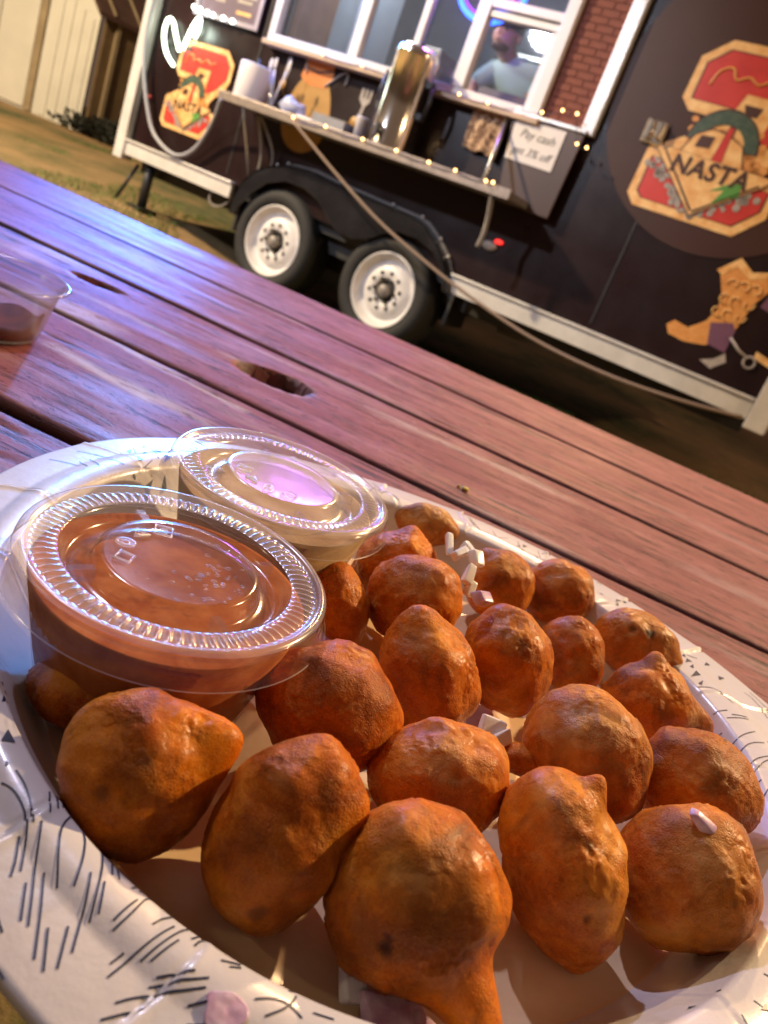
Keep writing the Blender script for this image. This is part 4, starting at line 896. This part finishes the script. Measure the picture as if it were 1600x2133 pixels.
# the same motif carried round the parts of the rim seen less clearly
rb = random.Random(21)
for d0 in list(range(165, 60, -12)) + list(range(-60, -5, 10)):
    t0 = R(d0)
    for j in range(5):
        t = t0 + R(rb.uniform(-4, 4)); r0 = rad(cI, t) + rb.uniform(.003, .012); L_ = rb.uniform(.006, .016); a_ = t + rb.choice((-.5, .4)) + rb.uniform(-.1, .1)
        if r0 + L_ > rad(cO, t) - .002: L_ = .006
        ink_line(M, [(r0 * math.cos(t), r0 * math.sin(t)), (r0 * math.cos(t) + L_ * math.cos(a_), r0 * math.sin(t) + L_ * math.sin(a_))], .00036)
tag(M.build('printed_lines', ink, pl), kind='stuff')
M = MB()
def tri(px, py, s_, rot=0, asp=1):
    pts = [(px + s_ * math.cos(rot + k * 2.094), py + s_ * asp * math.sin(rot + k * 2.094)) for k in range(3)]
    P = [px_tab(a_, b_, .0205) for a_, b_ in pts]; vs = []
    for x, y in P:
        x -= PC.x; y -= PC.y; vs.append((x, y, plate_z(math.atan2(y, x), math.hypot(x, y)) + .0002))
    M.add(vs, [(0, 1, 2)] if ((vs[1][0] - vs[0][0]) * (vs[2][1] - vs[0][1]) - (vs[1][1] - vs[0][1]) * (vs[2][0] - vs[0][0])) > 0 else [(0, 2, 1)])
for a_ in ((14, 1550, 18, -1.57), (10, 1605, 6, 0), (8, 1465, 9, .3), (4, 1425, 7, .9), (12, 1440, 5, .2), (288, 965, 9, .2, .7), (270, 940, 7, 1, .7), (312, 975, 12, .8, .8), (330, 945, 8, 0, .7), (300, 930, 5, .4, .7), (345, 962, 10, 2, .8), (318, 990, 9, 1.2), (350, 985, 7, .1), (282, 985, 5, .7), (300, 950, 6, 2.2, .7), (1252, 1240, 7, .3, .6), (1288, 1250, 8, .1, .6), (1305, 1248, 6, 1, .6), (1285, 1262, 4, 1), (1430, 1382, 9, .2, .6), (1446, 1410, 11, .5, .6), (1438, 1394, 5, 1), (1475, 1380, 8, .4, .6), (1503, 1410, 9, 2, .6), (1457, 1428, 5, 1.2), (1422, 1370, 5, .6), (1093, 1137, 7, 0, .7), (1078, 1140, 5, 1, .7), (1450, 2085, 9, .3, .6), (1585, 2110, 10, .7), (1500, 2060, 6, 1.4, .6), (1085, 1155, 6, 2)): tri(*a_)
tag(M.build('printed_triangles', ink, pl), kind='stuff')

# ------------------------------------------------------------------ fritters
FR = [((-0.0247, 0.1168, 0.0204), 0.0155, 0.0169, 0, [(20, 0.42, 0.33)], 'large darkest fritter at the left front with a nose pointing right', 0, 1),
((0.0058, 0.1155, 0.0215), 0.0198, 0.0140, 64, [(66, 0.08, 0.3), (15, 0.12, 0.4)], 'long leaning fritter in the front row, second from the left', 0, 2),
((0.0337, 0.1128, 0.0218), 0.0175, 0.0179, 0, [((.020, -.017, -.0075), 0.62, 0.26), (2, 0.08, 0.25)], 'largest fritter nearest the camera with a tail reaching the bottom of the picture', .05, 3),
((0.0664, 0.1386, 0.0215), 0.0218, 0.0138, 100, [(-84, 0.16, 0.22), (-60, 0.1, 0.15), (64, 0.26, 0.17)], 'long upright fritter with a ragged lower end and a knob on top', .05, 4),
((0.0993, 0.1506, 0.021), 0.017, 0.0168, 0, [(-25, 0.06, 0.4)], 'round fritter at the right front carrying a purple onion piece', .18, 5),
((0.0364, 0.1512, 0.0199), 0.0173, 0.0141, -10, [(40, 0.05, 0.3)], 'round fritter with a pale yellow crown, right behind the nearest one', .12, 6),
((0.0773, 0.1826, 0.0223), 0.0198, 0.0169, -55, [(-80, 0.06, 0.3)], 'big light orange fritter right behind the knobbed upright one', .22, 7),
((0.1116, 0.1895, 0.0216), 0.0184, 0.0166, -30, [(120, 0.06, 0.4)], 'broad fritter against the right rim behind the one with onion', .10, 8),
((0.0059, 0.1585, 0.0211), 0.0191, 0.0151, -30, [(75, 0.1, 0.3), (50, 0.08, 0.2)], 'wide fritter touching the front of the brown sauce cup', .0, 9),
((0.0294, 0.1928, 0.0202), 0.0177, 0.0144, 110, [(98, 0.16, 0.35), (-35, 0.12, 0.3)], 'pointed fritter in the middle, right of the brown sauce cup', .04, 10),
((0.0542, 0.2173, 0.0206), 0.018, 0.0149, 100, [(100, 0.05, 0.3)], 'tall fritter in the middle with a purple onion cube on top', .03, 11),
((0.081, 0.2478, 0.0173), 0.0137, 0.0123, 90, [(-60, 0.1, 0.4)], 'small fritter with a rough lump, right of the one with the onion cube', .06, 12),
((0.1092, 0.2743, 0.0194), 0.0171, 0.0134, -30, [(-40, 0.5, 0.34)], 'pale fritter with a burnt spot tapering along the far right rim', .38, 13),
((0.1068, 0.2329, 0.019), 0.0159, 0.0136, -10, [(80, 0.3, 0.25), (-25, 0.5, 0.36)], 'pointed fritter with a torn crumbly end at the right rim', .10, 14),
((0.0206, 0.2322, 0.0206), 0.0168, 0.0161, 0, [], 'smooth round fritter left of the white onion pieces', .06, 15),
((0.0108, 0.2555, 0.0189), 0.0161, 0.0133, 20, [(60, 0.15, 0.3)], 'dark fritter wedged between the back sauce cup and the smooth round one', .0, 16),
((0.0187, 0.3123, 0.0164), 0.0146, 0.0098, -15, [], 'small pale yellow fritter farthest back beside the tan sauce cup', .65, 17),
((0.0528, 0.2788, 0.0184), 0.0143, 0.014, 0, [(110, 0.08, 0.4)], 'fritter right of the white onion pieces, in the back row', .08, 18),
((0.0795, 0.2953, 0.0187), 0.0151, 0.0139, -20, [], 'golden round fritter at the far rim, right end of the back row', .24, 19),
((-0.0011, 0.2191, 0.0159), 0.0151, 0.0087, 100, [], 'narrow orange fritter squeezed against the right side of the brown sauce lid', .0, 20),
((-0.0455, 0.1391, 0.0130), 0.014, 0.0084, -25, [], 'half hidden fritter under the front left of the brown sauce cup', .0, 21),
((0.06, 0.1771, 0.016), 0.0068, 0.0045, -15, [], 'little brown stub between the crowned fritter and the big light orange one', .0, 22)]
SPOTS = {1: [(-.15, .05, .10, .5)], 2: [(-.15, -.5, .10, .6)], 3: [(-.36, -.08, .09, .85), (-.32, .03, .06, .7)], 4: [(.15, .58, .10, .7), (.1, -.32, .07, .6)], 13: [(.15, .42, .15, 1.0), (-.3, .5, .1, .6)], 8: [(-.1, .35, .18, .3)], 6: [(.2, .3, .12, .3)]}
PALES = {6: [(.05, .62, .38, .55)], 12: [(.0, -.25, .35, .5)], 7: [(-.35, .5, .5, .45)], 8: [(-.1, .5, .3, .5)], 5: [(.0, .65, .45, .45)], 3: [(.0, .65, .45, .3)], 1: [(-.7, .4, .4, .35)], 4: [(-.3, .7, .3, .35)], 10: [(-.1, .6, .4, .2)], 15: [(.1, .5, .4, .2)], 14: [(.75, -.25, .25, .8)], 19: [(-.3, .4, .4, .3)]}  # highlights and lit sides painted as pale patches, beside pale crust and crumb
def idir(dx, dy): return (CR * dx + CU * dy - CF * math.sqrt(max(0, 1 - dx * dx - dy * dy))).normalized()
bm = bmesh.new(); bmesh.ops.create_icosphere(bm, subdivisions=6, radius=1); ico_v = [v_.co.copy() for v_ in bm.verts]; ico_f = [[v_.index for v_ in f.verts] for f in bm.faces]; bm.free()
bm = bmesh.new(); bmesh.ops.create_icosphere(bm, subdivisions=4, radius=1); icoL_v = [v_.co.copy() for v_ in bm.verts]; icoL_f = [[v_.index for v_ in f.verts] for f in bm.faces]; bm.free()
for (c_, a_, b_, ph, bps, lab, pale, sd_) in FR:
    ax = CR * math.cos(R(ph)) + CU * math.sin(R(ph)); ay = -CR * math.sin(R(ph)) + CU * math.cos(R(ph)); az = CF
    cz = min(a_, b_) * .5 + max(a_, b_) * .46
    dirs = [(Vector(d_).normalized() if isinstance(d_, tuple) else CR * math.cos(R(d_)) + CU * math.sin(R(d_)), h_, w_) for d_, h_, w_ in bps]
    rb = random.Random(sd_ * 7)
    for _ in range(7):
        d_ = Vector((rb.gauss(0, 1), rb.gauss(0, 1), rb.gauss(0, 1))).normalized(); dirs.append((d_, rb.uniform(-.07, .11), rb.uniform(.12, .5)))
    near = c_[1] < .2; V, Fc = (ico_v, ico_f) if near else (ico_v, ico_f)
    mean = (a_ * b_ * cz) ** (1 / 3); off = Vector((sd_ * 3.1, sd_ * 1.7, 0)); out = []; pa = []; da = []
    sps = [(idir(a1, b1), w1, h1_) for a1, b1, w1, h1_ in SPOTS.get(sd_, [])]; pls = [(idir(a1, b1), w1, h1_) for a1, b1, w1, h1_ in PALES.get(sd_, [])]
    for q in V:
        p = ax * (q.x * a_) + ay * (q.y * b_) + az * (q.z * cz); n_ = p.normalized(); s_ = 1.0
        for d_, h_, w_ in dirs:
            an = n_.dot(d_); an = math.acos(max(-1, min(1, an))); s_ += h_ * math.exp(-(an / w_) ** 2)
        nn = n_ * 1.5 + off
        rg_ = max(0, .15 + noise.noise(nn * 1.5 + off)) * 2
        s_ += .10 * noise.noise(nn) + .035 * noise.noise(nn * 2.4) + rg_ * (.026 * abs(noise.noise(nn * 5)) + .018 * noise.noise(nn * 11) + .009 * noise.noise(nn * 24)) + .003 * noise.noise(nn * 40)
        p = p * (s_ * .965); z = c_[2] + p.z
        if z < .0026: p.z = .0026 - c_[2] + (z - .0026) * .05
        out.append(p); dv = 0; pv = 0
        for d_, w1, h1_ in sps:
            q1 = math.acos(max(-1, min(1, n_.dot(d_)))) / w1 * (1 + .5 * noise.noise(nn * 5))
            if q1 < 3: dv = max(dv, h1_ * math.exp(-q1 ** 4)); out[-1] = out[-1] * (1 - .02 * math.exp(-q1 * q1))
        for d_, w1, h1_ in pls:
            q1 = math.acos(max(-1, min(1, n_.dot(d_)))) / w1 * (1 + .4 * noise.noise(nn * 3)); pv = max(pv, h1_ * math.exp(-q1 * q1))
        da.append(dv)
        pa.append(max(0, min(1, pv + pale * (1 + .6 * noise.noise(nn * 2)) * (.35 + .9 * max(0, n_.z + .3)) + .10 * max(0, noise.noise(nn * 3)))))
    me = bpy.data.meshes.new('fritter'); me.from_pydata(out, [], Fc); me.polygons.foreach_set('use_smooth', [True] * len(Fc))
    at_ = me.attributes.new('pale', 'FLOAT', 'POINT'); at_.data.foreach_set('value', pa)
    at_ = me.attributes.new('dark', 'FLOAT', 'POINT'); at_.data.foreach_set('value', da)
    o = link('fritter', me, fry); o.location = (c_[0], c_[1], TABLE_Z + c_[2]); tag(o, lab, 'fritter', 'fritters heaped on the plate')

# ------------------------------------------------------------------ sauce cups
def lid_h(r, h, a_):
    if .0280 < r < .0338: h += .00055 * (1 if math.sin(a_ * 84) > .2 else 0) * math.sin(PI * (r - .028) / .0058)
    return r, h
lidprof = [(.0001, -.0012), (.010, -.0011), (.0175, -.0010), (.0190, -.0008), (.0197, -.0016), (.0200, -.0036), (.0203, -.0052), (.0212, -.0058), (.0250, -.0058), (.0262, -.0052), (.0268, -.0030), (.0273, -.0014), (.0279, -.0011), (.0285, -.0010), (.0295, -.0010), (.0308, -.0010), (.0322, -.0010), (.0332, -.0010), (.0339, -.0010), (.0345, -.0004), (.0353, .0), (.0362, -.0001), (.0369, -.0008), (.0372, -.0020), (.0370, -.0026), (.0374, -.0036), (.0380, -.0055), (.0384, -.0074), (.0390, -.0079), (.0392, -.0081)]
def sauce_cup(x, y, ztop, label, sm, lsauce, rot):
    root = empty('sauce_cup', Matrix.Translation((x, y, TABLE_Z)) @ Matrix.Rotation(rot, 4, 'Z'), label, 'sauce cup', 'lidded sauce cups on the plate')
    zt = ztop
    c_ = MB().lathe([(.0001, .0032), (.0245, .0032), (.0262, .0042), (.0285, .014), (.0335, zt - .004), (.0352, zt - .0025), (.0352, zt - .0035)], 96); c_.build('cup', clearc, root)
    MB().lathe([(.0001, .0040), (.0240, .0040), (.0256, .0050), (.0282, .014), (.0331, zt - .0070), (.0322, zt - .0072), (.018, zt - .0074), (.0001, zt - .0072)], 64).build('sauce', sm, root)
    l_ = MB().lathe(lidprof, 504, 'z', (0, 0, 0), lid_h); l_.v = [(a_, b_, c2 + zt) for a_, b_, c2 in l_.v]; me = l_.mesh('lid'); me.materials.append(clear); me.materials.append(lidrim if lsauce else clear2)
    nr = len(lidprof); mi_ = []
    for i_ in range(nr - 1):
        rm_ = .5 * (lidprof[i_][0] + lidprof[i_ + 1][0]); mi_ += [1 if (rm_ > .0276 or not lsauce) and (i_ < 22 or i_ == nr - 2) else 0] * 504
    me.polygons.foreach_set('material_index', mi_); lo = link('lid', me, None, root)
    # four little locating ribs across the moat
    for k in range(4):
        a_ = k * PI / 2 + .5
        MB().box(.0205, .0265, -.0011, .0011, zt - .0056, zt - .0022, Matrix.Rotation(a_, 4, 'Z')).build('stop_rib', clear, lo)
    # raised marks on the centre disc
    M = MB(); z = zt - .0007
    def lp(pts, w=.00045): M.tube([(p[0], p[1], z) for p in pts], w, 6, None, True)
    for k, (aa, kind) in enumerate(((2.5, 0), (2.0, 1), (3.0, 2), (3.5, 3))):
        cx, cyy = .0135 * math.cos(aa), .0135 * math.sin(aa); s_ = .0022
        if kind == 0: lp([(cx + s_ * math.cos(t), cyy + s_ * math.sin(t)) for t in (0, 2.09, 4.19)]); lp([(cx + s_ * .5 * math.cos(t), cyy + s_ * .5 * math.sin(t)) for t in (0, 2.09, 4.19)], .0002)
        elif kind == 1: lp([(cx - s_, cyy - s_), (cx + s_, cyy - s_), (cx + s_, cyy + s_), (cx - s_, cyy + s_)]); lp([(cx - s_ * .4, cyy - s_ * .6), (cx + s_ * .4, cyy - s_ * .6), (cx + s_ * .4, cyy + s_ * .4), (cx - s_ * .4, cyy + s_ * .4)], .0002)
        elif kind == 2: lp([(cx + s_ * math.cos(t), cyy + s_ * .7 * math.sin(t)) for t in np.linspace(0, 2 * PI, 13)[:-1]]); lp([(cx + s_ * .5 * math.cos(t), cyy + s_ * .4 * math.sin(t)) for t in np.linspace(0, 2 * PI, 9)[:-1]], .0002)
        else: lp([(cx - s_, cyy - s_ * .6), (cx + s_ * .6, cyy - s_), (cx + s_, cyy + s_ * .5), (cx - s_ * .5, cyy + s_)])
    M.build('raised_marks', lidrim, lo)
    # sauce splashed under the lid
    rb = random.Random(int(rot * 10) + 3); M = MB()
    for _ in range(0 if lsauce else 2):
        r = rb.uniform(.021, .0265); a_ = rb.uniform(0, 6.28); n2 = rb.randint(4, 14)
        P = [(r + .0011 * math.sin(j), a_ + j * .06) for j in range(n2)]
        for j in range(n2 - 1):
            w = .0016 * math.sin(PI * (j + .5) / n2) + .0004
            q = [((P[j][0] - w) * math.cos(P[j][1]), (P[j][0] - w) * math.sin(P[j][1])), ((P[j][0] + w) * math.cos(P[j][1]), (P[j][0] + w) * math.sin(P[j][1])), ((P[j + 1][0] + w) * math.cos(P[j + 1][1]), (P[j + 1][0] + w) * math.sin(P[j + 1][1])), ((P[j + 1][0] - w) * math.cos(P[j + 1][1]), (P[j + 1][0] - w) * math.sin(P[j + 1][1]))]
            M.add([(u_, v_, zt - .0069) for u_, v_ in q], [(0, 1, 2, 3)])
    M.build('sauce_smear', sm, root)
    if lsauce:
        # droplets on the underside of the centre disc
        M = MB()
        for _ in range(60):
            a_ = rb.gauss(-.5, .7); r = rb.uniform(.006, .0185); s_ = rb.uniform(.0002, .0007); M.ball((r * math.cos(a_), r * math.sin(a_), zt - .0008), s_, 8, (1.4, 1, .5))
        M.build('droplets', clear, lo)
    return root
sauce_cup(-.0405, .1616, .042, 'larger looking lidded cup of brown red sauce in front', sauce1, True, .3)
sauce_cup(-.0349, .2363, .0425, 'lidded cup of tan sauce behind, lid catching violet light', sauce2, False, 1.6)
ec = empty('empty_cup', (-.229, .375, TABLE_Z + .0005), 'open clear plastic cup with dark sauce residue standing on the table at the left edge', 'plastic cup')
MB().lathe([(.0001, 0), (.0245, 0), (.0262, .0012), (.0280, .008), (.0325, .026), (.0345, .0285), (.0368, .0292), (.0372, .0302), (.0366, .0310), (.0350, .0306), (.0338, .0296), (.0318, .0265), (.0272, .008), (.0252, .0016), (.0001, .0010)], 96).build('cup_body', cupm, ec)
M = MB(); M.lathe([(.0001, .0018), (.0250, .0018), (.0258, .004), (.0272, .010), (.0262, .0105), (.020, .0046), (.0001, .0036)], 64, fn=lambda r, h_, a_: (r, h_ + (.0035 * math.sin(a_ * 2 + 1) + .002 * math.sin(a_ * 5)) * (r > .0255))); M.build('sauce_residue', residue, ec)

# ------------------------------------------------------------------ onion
def dice(loc, size, rot, m_, label, name='onion_piece'):
    rb = random.Random(int(loc[0] * 1e5)); M = MB().box(-size[0] / 2, size[0] / 2, -size[1] / 2, size[1] / 2, -size[2] / 2, size[2] / 2)
    M.v = [(x + .12 * size[0] * (z / size[2]) + rb.uniform(-.0008, .0008), y + rb.uniform(-.0008, .0008), z + rb.uniform(-.0006, .0006)) for x, y, z in M.v]
    o = M.build(name, m_, None, .0007, 20); sb = o.modifiers.new('s', 'SUBSURF'); sb.levels = sb.render_levels = 1; o.location = (loc[0], loc[1], TABLE_Z + loc[2]); o.rotation_euler = rot
    tag(o, label, 'onion', 'diced onion on the plate'); return o
def flake(c, rad_, m_, label):
    M = MB(); n = 14; sd_ = c[0] * 900
    for j in range(n + 1):
        for k in range(24):
            a_ = 2 * PI * k / 24; rr = rad_ * j / n * (1 + .35 * noise.noise((math.cos(a_) * 1.5 + sd_, math.sin(a_) * 1.5, 0)))
            x, y = rr * math.cos(a_), rr * math.sin(a_) * .8; gx, gy = c[0] + x - PC.x, c[1] + y - PC.y
            M.v.append((x, y, plate_z(math.atan2(gy, gx), math.hypot(gx, gy)) + .0004 + .0003 * max(-.4, noise.noise((x * 260 + sd_, y * 260, 1))) + .0001 * noise.noise((x * 900, y * 900, 2))))
    for j in range(n):
        for k in range(24): M.f.append((j * 24 + k, (j + 1) * 24 + k, (j + 1) * 24 + (k + 1) % 24, j * 24 + (k + 1) % 24)); M.sm.append(True)
    o = M.build('onion_piece', m_); o.location = (c[0], c[1], PC.z); sd = o.modifiers.new('s', 'SOLIDIFY'); sd.thickness = .0003
    tag(o, label, 'onion', 'diced onion on the plate')
dice((.0264, .2600, .0330), (.0030, .0100, .0030), (.5, .1, .35), onion, 'long white onion strip at the top left of the white cluster')
dice((.0305, .2530, .0345), (.0032, .0070, .0028), (.3, .4, -.5), onion, 'short white onion strip in the middle of the white cluster')
dice((.0335, .2590, .0345), (.0036, .0060, .0036), (.2, .2, 1.0), onion, 'stubby white onion piece right behind the white cluster')
dice((.0368, .2520, .0355), (.0045, .0055, .0038), (.6, .1, .6), onion, 'squarish white onion piece at the right of the white cluster')
dice((.0350, .2420, .0330), (.0034, .0085, .0030), (.7, .3, .1), onion, 'white onion strip at the bottom of the white cluster')
dice((.0372, .2395, .0290), (.0030, .0060, .0028), (.9, .3, .3), onion, 'lowest white onion sliver in the gap below the cluster')
dice((.0385, .2185, .0370), (.0052, .0048, .0040), (.5, .1, .75), onionp, 'purple onion cube on the tall middle fritter')
dice((.0940, .1494, .0378), (.0058, .0034, .0026), (.2, .35, -.35), onionp, 'purple onion chip on the round right front fritter')
dice((.0496, .1783, .0210), (.0080, .0060, .0018), (.7, .2, .2), onion, 'translucent onion flake in the hollow between three middle fritters')
dice((.0525, .1765, .0200), (.0060, .0045, .0018), (.9, -.3, .9), onion, 'second onion flake leaning in the hollow between three middle fritters')
dice((.0282, .1035, .0065), (.0050, .0070, .0020), (.3, .2, .4), onion, 'pale onion piece on the plate bottom in front of the largest fritter')
dice((.0372, .1008, .0060), (.0120, .0085, .0022), (.1, .1, .5), onionp, 'broad purple onion piece at the bottom of the plate')
dice((.0440, .0990, .0060), (.0080, .0060, .0022), (.2, .1, -.3), onionp, 'purple onion piece beside the tail of the largest fritter')
flake((.0070, .0790), .0034, onionp, 'pink onion skin lying on the near rim of the plate')
